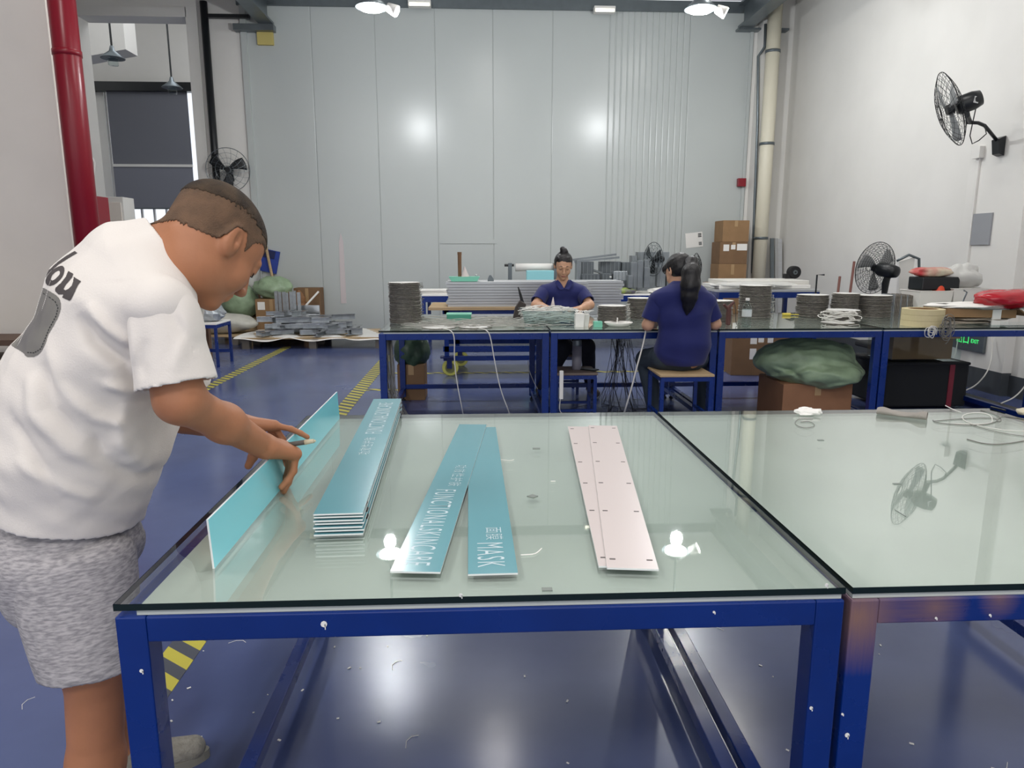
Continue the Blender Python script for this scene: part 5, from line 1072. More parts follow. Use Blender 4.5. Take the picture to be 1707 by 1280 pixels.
a = P(568, 388, YB); t_ = tag(put('tape_strip', MB().prism([(a[0]-.045, float(P(568, 480, YB)[2])-.25), (a[0]+.045, float(P(568, 480, YB)[2])-.25), (a[0]+.035, a[2]-.15), (a[0], a[2]), (a[0]-.035, a[2]-.15)], YB-.008, YB-.002), mat('pinkish_strip', (206, 196, 196), .5)), 'long pinkish strip of tape hanging vertically on the back wall', 'tape')
q = P(645, 500, 7.0); m = MB().grid(lambda u, v: (float(P(628+22*u, 500, 7.2)[0])-.1*v, 7.2+.05*math.sin(v*9+u*4), float(P(640, 472+85*v, 7.2)[2])), 8, 16); 
# small blue table by the man
xa, xb = float(P(300, 540, 8.4)[0]), float(P(360, 540, 8.4)[0]); zt3 = float(P(340, 539, 8.4)[2]); simple_table(xa, xb, 8.4, 8.9, zt3, 'small white topped blue table behind the man\'s chest', M_paper, .02, .04, .03, 'side_table')
crumple('machine_parts', 'grey metal parts heaped on the small blue table', 'parts', ((xa+xb)/2, 8.65, zt3), (.4, .3, .22), M_galv, 98, .5, 10, smooth=False)
q = P(332, 470, 9.2); tag(put('brown_post', MB().box(float(P(338, 520, 9.0)[0])-.04, float(P(338, 520, 9.0)[0])+.05, 9.0, 9.08, 0, float(P(338, 484, 9.0)[2])), mat('brown_wood', (110, 84, 66), .7)), 'brown wooden post standing behind the small blue table', 'post')
# shelf at the far left behind the man
q0 = G(8, 640, 0); t_ = thing('shelf', 'low dark brown wooden rack at the left edge behind the man', 'shelf', (-4.6, 6.4, 0)); M_dw = mat('dark_brown_wood', (92, 70, 56), .6)
zs_ = [float(P(10, y, 6.3)[2]) for y in (567, 600, 635)]
for i, z_ in enumerate(zs_): put('shelf_board', MB().box(-5.6, -3.86, 6.3, 6.8, max(z_-.05, .01), z_), M_dw, t_)
for x_ in (-5.55, -3.92): put('upright', MB().box(x_, x_+.05, 6.32, 6.78, 0, zs_[0]-.05), M_dw, t_)
# ------------------------------------------------------------------ fans
def cage_fan(name, label, c, ax, R_, depth, nr=6, nm=28, m_cage=None, rings=True, blades=3, motor=.11, mrad=.06, wire_=.0022, back=True, tilt_up=None):
    """c centre of cage, ax unit vector pointing to the front of the fan"""
    t_ = thing(name, label, 'fan', c); ax = unit(ax); u = unit(np.cross(ax, [0, 0, 1])); v = np.cross(u, ax); m_cage = m_cage or M_black
    c = np.array(c, float); pt = lambda r, a, h: Vector(c+u*(r*math.cos(a))+v*(r*math.sin(a))+ax*h)
    prof = lambda s, f_: (R_*s, (depth*.5*(1-s**2.6))*f_)
    for f_, nm_ in ((1, 'front_guard'), (-1, 'rear_guard')):
        if f_ < 0 and not back: continue
        m = MB()
        for k in range(nm):
            a = 2*PI*k/nm; pts = []
            for s in (.16, .45, .7, .88, .97, 1.0): r, h = prof(s, f_); pts.append(pt(r, a+(1-s)*.5*f_, h))
            m.tube(pts, wire_*.75, 4)
        for s in [.16]+[.3+.7*i/nr for i in range(nr+1)]:
            r, h = prof(s, f_); m.tube([pt(r, 2*PI*i/36, h) for i in range(36)], wire_*(1.8 if s > .98 or s < .2 else .8), 5, closed=True)
        put(nm_, m, m_cage, t_, kind='stuff')
    for k in range(blades):
        m = MB(); a0 = 2*PI*k/blades+.4
        def bf(uu, vv):
            r = R_*(.14+.74*uu); a = a0+(vv-.5)*(.95-.25*uu)+.3*uu; return tuple(pt(r, a, depth*(.12*(vv-.5))))
        m.grid(bf, 6, 6); o = put('blade', m, mat('pale_grey_blade', (150, 152, 152), .4) if mrad > .065 else M_black, t_, smooth=True, fix=False); md = o.modifiers.new('s', 'SOLIDIFY'); md.thickness = .003
    put('hub', MB().cyl(pt(0, 0, -depth*.15), pt(0, 0, depth*.18), R_*.15, R_*.13, n=20), M_black, t_, smooth=False)
    put('motor', MB().tube([pt(0, 0, -depth*.3), pt(0, 0, -depth*.45), pt(0, 0, -depth*.5-motor*.6), pt(0, 0, -depth*.5-motor*.95), pt(0, 0, -depth*.5-motor)], [mrad*.8, mrad, mrad*1.0, mrad*.8, mrad*.4], 20), M_black, t_, smooth=True)
    return t_, pt
# wall fan on the pier
cf = P(1584, 182, 6.55); tipb = P(1675, 242, 6.72)
ax = unit(np.array([-.86, .34, -.34]))
t_, pt = cage_fan('wall_fan', 'black caged wall fan on a curved arm on the white pier', cf, ax, .335, .17, 5, 26, motor=.17, mrad=.082)
mt = np.array(pt(0, 0, -.16)); wallp = np.array([4.925, 6.72, float(tipb[2])])
put('label_plate', MB().obox(mt+np.array([0, -.081, .0]), (.045, .004, .055), 0, 0, .2), M_steel, t_)
el = np.array([float(P(1617, 204, 6.6)[0]), 6.6, float(P(1617, 204, 6.6)[2])])
put('bracket', MB().tube([mt+np.array([-.03, 0, -.05]), mt+np.array([-.01, 0, -.12]), el], [.02, .022, .02], 8), M_black, t_)
put('arm', MB().tube([el+np.array([-.03, 0, 0]), el+np.array([.09, .02, .0]), el+np.array([.17, .04, -.02]), el+np.array([.24, .06, -.07]), wallp+np.array([-.05, 0, .04])], .016, 10), M_black, t_, smooth=True)
put('wall_plate', MB().prism([(wallp[0]-.07, wallp[2]+.05), (wallp[0], wallp[2]+.08), (wallp[0], wallp[2]-.10), (wallp[0]-.05, wallp[2]-.08)], wallp[1]-.05, wallp[1]+.05), M_black, t_, bev=.004)
put('cord', MB().tube([Vector(q) for q in (mt+np.array([.06, 0, -.06]), el+np.array([.01, -.02, -.02]), el+np.array([.0, -.02, -.12]), el+np.array([.03, -.02, -.19]), el+np.array([.09, -.02, -.16]), el+np.array([.16, -.01, -.10]), el+np.array([.14, 0, -.02]))], .005, 6), M_black, t_, smooth=True)
# big standing fan seen from behind
cf = np.array(P(1459, 447, 7.1)); ax = unit(np.array([-.30, .90, .12]))
t_, pt = cage_fan('floor_fan', 'big black caged standing fan seen from behind, right of the disc cluster', cf, ax, .262, .15, 9, 24, m_cage=M_black, motor=.19, mrad=.07, wire_=.002)
put('neck', MB().tube([np.array(pt(.0, 0, -.16))+np.array([0, 0, -.04]), np.array(pt(0, 0, -.14))+np.array([0, 0, -.14]), np.array(pt(0, 0, -.14))+np.array([0, 0, -.25])], [.03, .035, .025], 10), M_black, t_)
bp_ = np.array(pt(0, 0, -.14)); put('pole', MB().cyl((bp_[0], bp_[1], .03), (bp_[0], bp_[1], bp_[2]-.2), .016, n=12), M_black, t_); put('base', MB().lathe([(0, 0), (.2, 0), (.2, .02), (.05, .04), (0, .045)], (bp_[0], bp_[1], 0), 28), M_black, t_, smooth=False)
# small fan on the far left wall
cf = np.array(P(380, 283, YB-.22)); t_, pt = cage_fan('wall_fan', 'grey caged wall fan on the white wall left of the partition', cf, np.array([.12, -1, -.08]), .325, .16, 3, 18, m_cage=M_grey, motor=.12, mrad=.06, wire_=.003, back=False)
put('arm', MB().tube([cf+np.array([0, .12, 0]), cf+np.array([.0, .2, -.1]), cf+np.array([0, .215, -.15])], .02, 8), M_black, t_)
# two fans on the third row
cf = np.array(P(1089, 432, YC+.25)); t_, pt = cage_fan('table_fan', 'grey caged fan seen edge-on in the profile pile', cf, np.array([-.93, -.35, 0]), .23, .13, 4, 20, m_cage=M_grey, motor=.1, mrad=.05, wire_=.0025)
put('pole', MB().cyl((cf[0]+.08, cf[1], zc), (cf[0]+.08, cf[1], cf[2]), .02, n=10), M_grey, t_); put('base', MB().lathe([(0, 0), (.12, 0), (.1, .03), (0, .035)], (cf[0]+.08, cf[1], zc), 20), M_grey, t_)
cf = np.array(P(1160, 446, YC+.3)); t_, pt = cage_fan('table_fan', 'black caged fan half hidden by the ponytailed woman\'s hair', cf, np.array([.85, -.5, 0]), .2, .14, 4, 20, motor=.12, mrad=.06, wire_=.0025)
put('pole', MB().cyl((cf[0]-.08, cf[1], zc), (cf[0]-.08, cf[1], cf[2]), .02, n=10), M_black, t_); put('base', MB().lathe([(0, 0), (.12, 0), (.1, .03), (0, .035)], (cf[0]-.08, cf[1], zc), 20), M_black, t_)
q = P(1188, 460, YC+.4); tag(put('spring_box', MB().box(q[0]-.09, q[0]+.09, YC+.4, YC+.55, zc, zc+.14), M_card2), 'small brown box on the third row table right of the black fan', 'box')
# ------------------------------------------------------------------ the two seated women
M_polo = mat('navy_polo_cotton', (22, 30, 92), .8, noise=.08, nscale=6, bump=.1, bscale=200, sheen=.15)
M_hair = mat('black_hair', (22, 20, 22), .42, noise=.3, nscale=40, stretch=(1, 1, .15), bump=.3, bscale=120)
M_trs = mat('slate_trousers', (52, 62, 72), .85, noise=.1); M_trs2 = mat('black_trousers', (30, 31, 40), .85)
UZ = np.array([0, 0, 1.0])
def woman(nm_label, base, head_c, hR, hs, torso, tor_r, lat, armsdef, legs, shirt_m, trs_m, shoes, hairfn, vneck=None, footm=None, handR=1.0, fwd=None):
    w_ = thing('person', nm_label, 'person', base); lat = unit(lat)
    b = Body(.0052); head(b, head_c, hR, hs, male=False)
    nb = np.array(torso[-1]); b.cap(nb, head_c+hR@np.array([0, -.03, -.04])*hs, .055*hs, .05*hs, .03)
    for i in range(len(torso)-1): b.seg(torso[i], torso[i+1], tuple(q*.86 for q in tor_r[i]), tuple(q*.86 for q in tor_r[i+1]), lat, .04)
    for (sh, el, wr, hd, side, bends) in armsdef:
        b.cap(torso[-2], sh, .06*hs, .05*hs, .04); b.chain([sh, el, el*.6+wr*.4, wr], [.048*hs, .04*hs, .037*hs, .025*hs], .02)
        hand(b, wr, hd-wr, (0, 0, -1), bends, (1, 1.05, 1, .85), hs, thumb=[(.03, .03, .02), (.045, .045, .04), (.06, .04, .06)], side=side, rad=.009)
    for (hip, kn, an, toe) in legs:
        b.cap(torso[0], hip, .09, .08, .04); b.chain([hip, kn, an], [.07, .052, .034], .02); b.cap(an, toe, .03, .026)
    b.field(); make_mesh('body', [b.mesh()], M_skinw, w_)
    s = Body(.006)
    for i in range(len(torso)-1): s.seg(torso[i], torso[i+1], tor_r[i], tor_r[i+1], lat, .05)
    for (sh, el, wr, hd, side, bends) in armsdef: s.cap(torso[-2], sh, .07*hs, .064*hs, .06)
    s.post.append(waves(.0035, 20, 4)); s.post.append(open_hem(s, np.array(torso[0])-UZ*.075, -UZ, .008, .05))
    nk = np.array(torso[-1]); 
    s.post.append(lambda D, X, Y, Z: np.maximum(D, .058*hs-np.sqrt((X-nk[0])**2+(Y-nk[1])**2+((Z-nk[2]-.05)*.8)**2)))
    if vneck is not None:
        v0, hw, hh = vneck     # bottom point of the V, half width at top, height
        def vf(D, X, Y, Z): 
            t = (Z-v0[2])/hh; return np.where((Y < v0[1]+.1) & (t > 0), np.maximum(D, (hw*np.clip(t, 0, 1.4)-np.abs(X-v0[0]))*.7), D)
        s.post.append(vf)
    s.field(); qs = [s.mesh()]
    for i, (sh, el, wr, hd, side, bends) in enumerate(armsdef):
        z_ = Body(.006); e = sh+(el-sh)*1.1; z_.cap(sh, e, .064*hs, .066*hs, .01); z_.post.append(waves(.003, 24, 7+i)); z_.post.append(open_hem(z_, sh+(el-sh)*.78, el-sh, .008, .05)); z_.field(); qs.append(z_.mesh())
    make_mesh('polo_shirt', qs, shirt_m, w_)
    if legs:
        t = Body(.007)
        for (hip, kn, an, toe) in legs:
            t.cap(np.array(torso[0]), hip, .125, .10, .04); t.chain([hip, kn], [.092, .074], .03); t.chain([kn, an*.88+kn*.12], [.074, .055], .02)
        t.post.append(waves(.004, 18, 2)); t.post.append(lambda D, X, Y, Z: np.maximum(D, Z-(torso[0][2]+.10))); t.field(); make_mesh('trousers', [t.mesh()], trs_m, w_)
        for (hip, kn, an, toe) in legs:
            f_ = Body(.006); d = unit(toe-an); f_.cap(an+np.array([0, 0, -.01]), toe, .042, .036, .02); f_.cap(an-UZ*.0, an+UZ*.03, .042, .04, .02); f_.post.append(lambda D, X, Y, Z: np.maximum(D, .004-Z)); f_.field(); sh_ = make_mesh('shoe', [f_.mesh()], footm, w_)
    hairfn(w_, b)
    return w_
# seated facing the camera
hs1 = 1.0; Y1 = 6.62
hc1 = np.array(P(939, 442, Y1)); hR1 = frame((-.03, -1), 22, 2)
sm = np.array(P(937, 478, Y1+.05)); tz = np.array(P(936, 560, Y1+.08))
tor1 = [tz, tz*.5+sm*.5, sm+UZ*-.04, sm+UZ*.03]; tr1 = [(.20, .15), (.205, .145), (.18, .105), (.075, .065)]
shl = np.array(P(907, 486, Y1+.02)); shr = np.array(P(969, 487, Y1+.02))
arms1 = [(shl, np.array([*P(893, 513, 6.50)[:2], ZB+.075]), np.array([*P(916, 520, 6.37)[:2], ZB+.05]), np.array([*P(930, 520, 6.30)[:2], ZB+.045]), -1, [(15, 25, 10), (20, 30, 10), (25, 35, 15), (30, 35, 15)]),
         (shr, np.array([*P(983, 513, 6.50)[:2], ZB+.075]), np.array([*P(966, 518, 6.37)[:2], ZB+.05]), np.array([*P(953, 519, 6.30)[:2], ZB+.045]), 1, [(15, 30, 10), (25, 35, 10), (25, 40, 15), (30, 40, 15)])]
hip1 = tz+UZ*(-.0); kn1 = [np.array([*P(940, 600, 6.3)[:2], .50]), np.array([*P(978, 600, 6.3)[:2], .50])]
an1 = [np.array(P(900, 632, 6.35)), np.array(P(985, 640, 6.6))]; an1[0][2] = .07; an1[1][2] = .07
legs1 = [(hip1+np.array([-.1, -.04, -.06]), kn1[0], an1[0], an1[0]+np.array([-.03, -.16, -.03])), (hip1+np.array([.1, -.04, -.06]), kn1[1], an1[1], an1[1]+np.array([.03, -.14, -.03]))]
def hair1(w_, b):
    h = Body(.0045); s = hs1; T = lambda x, y, z: hc1+hR1@(np.array([x, y, z])*s)
    h.ell(T(0, -.016, .036), np.array((.083, .104, .086))*s, hR1, .02); h.ell(T(0, -.03, -.0), np.array((.08, .075, .07))*s, hR1, .02)
    h.ell(T(0, -.02, .125), np.array((.036, .038, .034))*s, hR1, .02); h.ell(T(.012, -.03, .15), np.array((.024, .022, .02))*s, hR1, .02)
    h.post.append(waves(.0015, 90, 2))
    def cut(D, X, Y, Z):
        x, y, z = X-hc1[0], Y-hc1[1], Z-hc1[2]; l = [(x*hR1[0,i]+y*hR1[1,i]+z*hR1[2,i])/s for i in range(3)]
        face = np.minimum(l[1]-.035, (.066+.0*l[1])-l[2]-np.abs(l[0])*.25)      # region in front and below the hairline is cut away
        return np.maximum(D, face*s)
    h.post.append(cut); h.field(); make_mesh('hair', [h.mesh()], M_hair, w_)
    m = MB(); m2 = MB()
    for sx_ in (-1, 1):
        m.tube([Vector(T(sx_*a_, b_, c_)) for a_, b_, c_ in ((.014, .0985, .024), (.03, .094, .029), (.046, .082, .024))], [.0026, .003, .0016], 6); m.tube([Vector(T(sx_*a_, b_, c_)) for a_, b_, c_ in ((.018, .0935, -.003), (.031, .0965, -.006), (.044, .0895, -.003))], [.0012, .0018, .0012], 5)
    put('brows_and_lashes', m, mat('eyebrow_hair', (46, 36, 30)), w_, smooth=True, kind='stuff')
    m2.tube([Vector(T(x_, y_, -.0695)) for x_, y_ in ((-.02, .0915), (-.008, .0965), (.008, .0965), (.02, .0915))], [.003, .0062, .0062, .003], 8); put('lips', m2, mat('lips', (158, 96, 88), .45), w_, smooth=True)
w1 = woman('woman with a hair bun and navy polo shirt seated facing the viewer', (tz[0], Y1+.1, 0), hc1, hR1, hs1, tor1, tr1, (1, 0, 0), arms1, legs1, M_polo, M_trs2, None, hair1, vneck=(np.array(P(941, 481, Y1-.08)), .05, .09), footm=mat('brown_suede', (96, 88, 84), .8))
# collar flaps
m = MB(); v0 = np.array(P(941, 482, Y1-.085))
for sx_ in (-1, 1):
    m.add([(v0[0]+sx_*.004, v0[1]-.012, v0[2]), (v0[0]+sx_*.058, v0[1]+.04, v0[2]+.085), (v0[0]+sx_*.085, v0[1]+.035, v0[2]+.055), (v0[0]+sx_*.04, v0[1]-.01, v0[2]-.005)], [(0, 1, 2, 3) if sx_ > 0 else (3, 2, 1, 0)])
o = put('collar', m, M_polo, w1, fix=False); md = o.modifiers.new('s', 'SOLIDIFY'); md.thickness = .005
stool((tz[0], Y1+.16), 'plain blue stool under the woman with the hair bun', .34, max(.3, float(tz[2])-.17), M_seatd)
# seated with her back to the camera
Y2 = 4.98; hs2 = 1.0
hc2 = np.array(P(1131, 452, Y2+.06)); hR2 = frame((-.42, .9), 30, -4)
hp = np.array([ST2[0], ST2[1]+.02, HS2+.115]); um = np.array(P(1136, 492, Y2+.0))
tor2 = [hp+UZ*.0, np.array(P(1141, 570, Y2)), np.array(P(1141, 525, Y2)), um, um+UZ*.06+np.array([0, .02, 0])]; tr2 = [(.195, .15), (.185, .135), (.185, .125), (.175, .10), (.075, .065)]
s2l, s2r = np.array(P(1096, 500, Y2)), np.array(P(1178, 503, Y2))
arms2 = [(s2l, np.array([*P(1080, 540, 5.0)[:2], ZB+.045]), np.array([*P(1098, 541, 5.24)[:2], ZB+.045]), np.array([*P(1108, 540, 5.34)[:2], ZB+.04]), 1, [(20, 30, 10), (25, 35, 10), (25, 40, 15), (30, 40, 15)]),
         (s2r, np.array([*P(1192, 545, 5.0)[:2], ZB+.05]), np.array([*P(1182, 541, 5.25)[:2], ZB+.045]), np.array([*P(1170, 540, 5.36)[:2], ZB+.04]), -1, [(20, 30, 10), (25, 35, 10), (25, 40, 15), (30, 40, 15)])]
k2 = [np.array([*P(1078, 600, 5.3)[:2], HS2+.03]), np.array([*P(1174, 600, 5.35)[:2], HS2+.03])]
a2 = [np.array([*P(1093, 680, 5.25)[:2], .075]), np.array([*P(1168, 680, 5.35)[:2], .075])]
legs2 = [(hp+np.array([-.10, .03, -.03]), k2[0], a2[0], a2[0]+np.array([-.05, .13, -.03])), (hp+np.array([.09, .03, -.03]), k2[1], a2[1], a2[1]+np.array([.02, .13, -.03]))]
def hair2(w_, b):
    h = Body(.0045); s = hs2; T = lambda x, y, z: hc2+hR2@(np.array([x, y, z])*s)
    h.ell(T(0, -.016, .036), np.array((.084, .106, .088))*s, hR2, .02); h.ell(T(0, -.035, -.005), np.array((.081, .078, .075))*s, hR2, .02); h.ell(T(.0, .07, .05), np.array((.07, .045, .05))*s, hR2, .03)
    def cut(D, X, Y, Z):
        x, y, z = X-hc2[0], Y-hc2[1], Z-hc2[2]; l = [(x*hR2[0,i]+y*hR2[1,i]+z*hR2[2,i])/s for i in range(3)]
        return np.maximum(D, np.minimum(l[1]-.01, (.03)-l[2]+np.abs(l[0])*.0)*s)
    h.post.append(cut); h.post.append(waves(.0012, 90, 2)); h.field(); make_mesh('hair', [h.mesh()], M_hair, w_)
    p = Body(.0045); tie = np.array(P(1153, 437, Y2-.06)); pts = [np.array(P(1146, 446, Y2)), tie, np.array(P(1152, 455, Y2-.13)), np.array(P(1151, 475, Y2-.15)), np.array(P(1149, 495, Y2-.15)), np.array(P(1147, 510, Y2-.145)), np.array(P(1145, 524, Y2-.14))]
    p.chain(pts, [.03, .038, .058, .062, .052, .03, .008], .03); p.post.append(waves(.002, 70, 5)); p.field(); make_mesh('ponytail', [p.mesh()], M_hair, w_)
w2 = woman('woman with a long ponytail and navy polo shirt seated with her back turned', (ST2[0], ST2[1], 0), hc2, hR2, hs2, tor2, tr2, (1, 0, 0), arms2, legs2, M_polo, M_trs, None, hair2, footm=mat('white_sneaker', (214, 212, 206), .6))
# ------------------------------------------------------------------ the standing man
phi = math.radians(24); FW = np.array([math.cos(phi), math.sin(phi), 0]); LT = np.array([-math.sin(phi), math.cos(phi), 0]); UZ = np.array([0, 0, 1.0])
man = thing('person', 'short-haired man in a white t-shirt and grey shorts leaning over the front table', 'person', (-.86, 1.52, 0))
pelvis = P(118, 872, 1.52)
sp = [P(114, 905, 1.53), P(117, 830, 1.53), P(128, 740, 1.53), P(156, 650, 1.53), P(194, 570, 1.53), P(214, 506, 1.54), P(244, 452, 1.55), P(290, 424, 1.56)]
sr = [(.172, .132), (.180, .140), (.192, .170), (.192, .158), (.185, .140), (.178, .137), (.142, .108), (.088, .074)]
neck0, HC = P(296, 420, 1.555), P(358, 404, 1.545)
HR = frame(FW*math.cos(.45)+LT*math.sin(.45), 48, 4)
# head, neck: one fine mesh; forearms with hands: fine meshes; legs: coarser
bh = Body(.0031); head(bh, HC, HR, 1.02)
bh.cap(P(262, 440, 1.55), HC+HR@np.array([0, -.03, -.03]), .066, .064, .04)
bh.cap(sp[6]+UZ*(-.04)+FW*.03, HC+HR@np.array([0, .0, -.07]), .064, .056, .03)
shR = P(268, 522, 1.385); shL = P(268, 490, 1.71)
elR = P(300, 668, 1.36); wrR = P(437, 742, 1.60)
elL = P(308, 690, 1.78); wrL = P(400, 706, 1.80)
ba = bh
ba.chain([shR+(elR-shR)*.5, elR-(elR-shR)*.03], [.050, .042], .02)
mid = elR*.5+wrR*.5
ba.chain([elR, mid+np.array([0, 0, .004]), wrR], [.042, .037, .029], .03)
fd = unit(P(478, 752, 1.67)-wrR)
tipsR = hand(ba, wrR, fd, (-.25, .1, -1), [(40, 30, 8), (50, 26, 8), (60, 24, 8), (72, 26, 10)], (1, 1.06, 1, .85), 1.06, spread=.42,
             thumb=[(.03, .035, .02), (.045, .05, .04), (.05, .055, .065)], side=1, rad=.0098)
bl = bh
bl.chain([shL+(elL-shL)*.5, elL], [.05, .043], .02)
bl.chain([elL, elL*.6+wrL*.4, wrL], [.043, .039, .026], .03)
fdl = unit(P(458, 712, 1.84)-wrL)
hand(bl, wrL, fdl, (-.1, -.3, -1), [(6, 12, 6), (50, 70, 30), (55, 75, 30), (60, 75, 30)], (1, 1, .95, .8), .95,
     thumb=[(.03, -.035, .02), (.055, -.035, .035), (.08, -.02, .04)], side=-1)
footR = np.array([-.825, 1.40, 0]); footL = np.array([-.945, 1.665, 0])
hipR = pelvis-LT*.095; hipL = pelvis+LT*.095
knR = P(158, 1105, 1.40); knL = (footL+np.array([-.01, -.02, .50]))
bg = bh
bg.chain([hipR-UZ*.2, knR, footR+UZ*.27+np.array([-.012, 0, 0]), footR+UZ*.08], [.07, .058, .053, .036], .03)
bg.chain([hipL-UZ*.2, knL, footL+UZ*.27+np.array([-.012, 0, 0]), footL+UZ*.08], [.07, .056, .053, .036], .03)
bg.cap(footR+UZ*.08, footR+FW*.1+UZ*.05, .036, .03); bg.cap(footL+UZ*.08, footL+FW*.1+UZ*.05, .036, .03)
for i in range(len(sp)-1): bh.seg(sp[i], sp[i+1], tuple(q*.78 for q in sr[i]), tuple(q*.78 for q in sr[i+1]), LT, .04)
bh.chain([sp[6], shR, shR+(elR-shR)*.5], [.05, .048, .05], .03); bh.chain([sp[6], shL, shL+(elL-shL)*.5], [.05, .048, .05], .03)
bh.chain([pelvis, hipR-UZ*.2], [.12, .07], .03); bh.chain([pelvis, hipL-UZ*.2], [.12, .07], .03)
bh.field(); make_mesh('body', [bh.mesh()], M_skin, man)
# cropped hair: a thin shell on the skull inside the hairline
def hair_fn(T_c, T_R, s, th, top):
    def fn(D, X, Y, Z):
        x, y, z = X-T_c[0], Y-T_c[1], Z-T_c[2]
        l = [(x*T_R[0,i]+y*T_R[1,i]+z*T_R[2,i])/s for i in range(3)]
        nz = (.0035 if top else .0015)*(np.sin(l[1]*590+l[2]*360)+np.sin(l[0]*670+l[1]*430+2)+np.sin(l[1]*210-l[2]*480))
        line = np.interp(l[1], [-.13, -.06, -.03, -.022, .004, .012, .03, .034, .05, .07, .094, .1], [-.048, -.04, -.03, .012, .03, .022, -.004, .03, .045, .05, .056, .12])
        h = line-l[2]
        if top: h = np.maximum(h, .062-l[2]-np.clip(-l[1]-.02, 0, 1)*.35)
        return np.maximum(np.abs(D)-th, (h+nz)*s)
    return fn
M_fade = mat('faded_stubble', (112, 86, 66), .85, rgb2=(92, 72, 56), nscale=30, bump=.4, bscale=420)
M_buzz = mat('cropped_hair', (52, 43, 36), .9, rgb2=(84, 68, 52), nscale=26, bump=.7, bscale=420)
for nm, th, top, m_, lb in (('hair', .0040, True, M_buzz, None), ('hair_fade', .0022, False, M_fade, 'paler shaved hair at the sides')):
    bq = Body(bh.vox); bq.lo = bh.lo; X_, Y_, Z_ = bh.ax[0][:, None, None], bh.ax[1][None, :, None], bh.ax[2][None, None, :]
    make_mesh(nm, [bq.mesh(hair_fn(HC, HR, 1.02, th, top)(bh.D, X_, Y_, Z_).astype(np.float32))], m_, man, lb)
M_brow = mat('eyebrow_hair', (46, 36, 30), .8)
mb = MB()
for sx in (-1, 1):
    pts = [HC+HR@(np.array(q)*1.02) for q in ((sx*.014, .0975, .022), (sx*.028, .0925, .026), (sx*.044, .082, .021))]
    mb.tube(pts, [.0028, .0034, .0018], 6)
put('eyebrows', mb, M_brow, man, smooth=True)
mb = MB()
for sx in (-1, 1):
    pts = [HC+HR@(np.array(q)*1.02) for q in ((sx*.019, .0905, -.003), (sx*.031, .0935, -.006), (sx*.043, .0865, -.003))]
    mb.tube(pts, [.001, .0016, .001], 5)
put('eyelashes', mb, M_brow, man, smooth=True)
# t-shirt
M_shirt = mat('white_cotton', (226, 219, 212), .85, noise=.04, nscale=5, bump=.12, bscale=300, sheen=.2)
bs = Body(.0042)
for i in range(len(sp)-1): bs.seg(sp[i], sp[i+1], sr[i], sr[i+1], LT, .05)
bs.cap(shR+UZ*.012, sp[6]-UZ*.01, .062, .062, .06); bs.cap(shL+UZ*.015, sp[6]-UZ*.01, .058, .062, .06)
bs.cap(sp[5]-LT*.09-FW*.03, sp[4]-LT*.09-FW*.03, .07, .075, .05)      # shoulder blade
bs.cap(P(272, 410, 1.55)-LT*.03, P(272, 410, 1.55)+LT*.03, .052, None, .04)
q = lambda x, y, Y=1.33: (float(P(x, y, Y)[0]), float(P(x, y, Y)[2]))
bs.post.append(waves(.0022, 22, 3)); bs.post.append(waves(.0012, 48, 13))
bs.post.append(folds([(pl_, w_, h_*1.5) for pl_, w_, h_ in [([q(118, 520), q(150, 570), q(190, 610), q(215, 690)], .012, -.010), ([q(135, 505), q(175, 550), q(208, 580)], .012, .009),
    ([q(30, 620), q(60, 690), q(110, 750), q(170, 800)], .016, .007), ([q(60, 600), q(85, 680), q(135, 740)], .014, -.007),
    ([q(215, 660), q(210, 720), q(222, 790), q(240, 850)], .014, -.014), ([q(195, 680), q(185, 750), q(205, 820)], .018, .010),
    ([q(240, 700), q(233, 760), q(250, 830)], .012, .010), ([q(20, 760), q(80, 800), q(150, 850)], .014, .006),
    ([q(10, 700), q(60, 760), q(100, 830)], .012, -.006), ([q(260, 690), q(272, 740), q(262, 800)], .014, .010), ([q(160, 640), q(200, 660), q(240, 660)], .012, .008), ([q(228, 700), q(215, 760), q(232, 850)], .010, -.009), ([q(60, 560), q(95, 640), q(150, 700), q(200, 720)], .014, .006), ([q(140, 700), q(150, 770), q(190, 840)], .012, -.006)]]))
hemp = P(118, 850, 1.53); hemn = unit(sp[0]-sp[1])*1.0
hemn = unit(-UZ-FW*.22)
bs.post.append(open_hem(bs, hemp, hemn, .006, .05))
lo, hi = bs.bounds(); 
# neck opening
nc = sp[6]*.45+sp[7]*.55; nn = unit(sp[7]-sp[6]+FW*.12-UZ*.0)
ncut = P(291, 428, 1.5)
ncn = unit(np.cross(P(335, 490, 1.5)-P(245, 366, 1.5), np.cross(UZ, FW)*-1)); ncn = ncn*np.sign(ncn[2])
bs.post.append(lambda D, X, Y, Z: np.where((Z > ncut[2]-.16), open_hem(bs, ncut, ncn, .006, .02)(D, X, Y, Z), D))
bs.field(lo, hi); shirtq = bs.mesh()
# sleeves
def sleeve(sh, el, a, r0, r1, hem_t, seed, fl=None):
    b_ = Body(.0042); e = sh+(el-sh)*1.15
    d = unit(el-sh); b_.cap(sh+UZ*.0, e, r0, r1, .01)
    b_.post.append(waves(.0028, 26, seed))
    if fl: b_.post.append(folds(fl))
    b_.post.append(open_hem(b_, sh+(el-sh)*hem_t, d, .005, .06)); b_.field(); return b_.mesh()
bs_dummy = 0
slR = sleeve(shR, elR, 0, .063, .078, .82, 5, [([q(300, 500), q(310, 560), q(300, 620)], .012, .006), ([q(250, 560), q(245, 600), q(250, 630)], .012, -.006), ([q(215, 520), q(225, 570), q(230, 610)], .012, .006), ([q(270, 480), q(285, 530), q(330, 590)], .01, -.005)])
slL = sleeve(shL, elL, 0, .072, .078, .75, 6)
shirt = make_mesh('t_shirt', [shirtq, slR, slL], M_shirt, man)
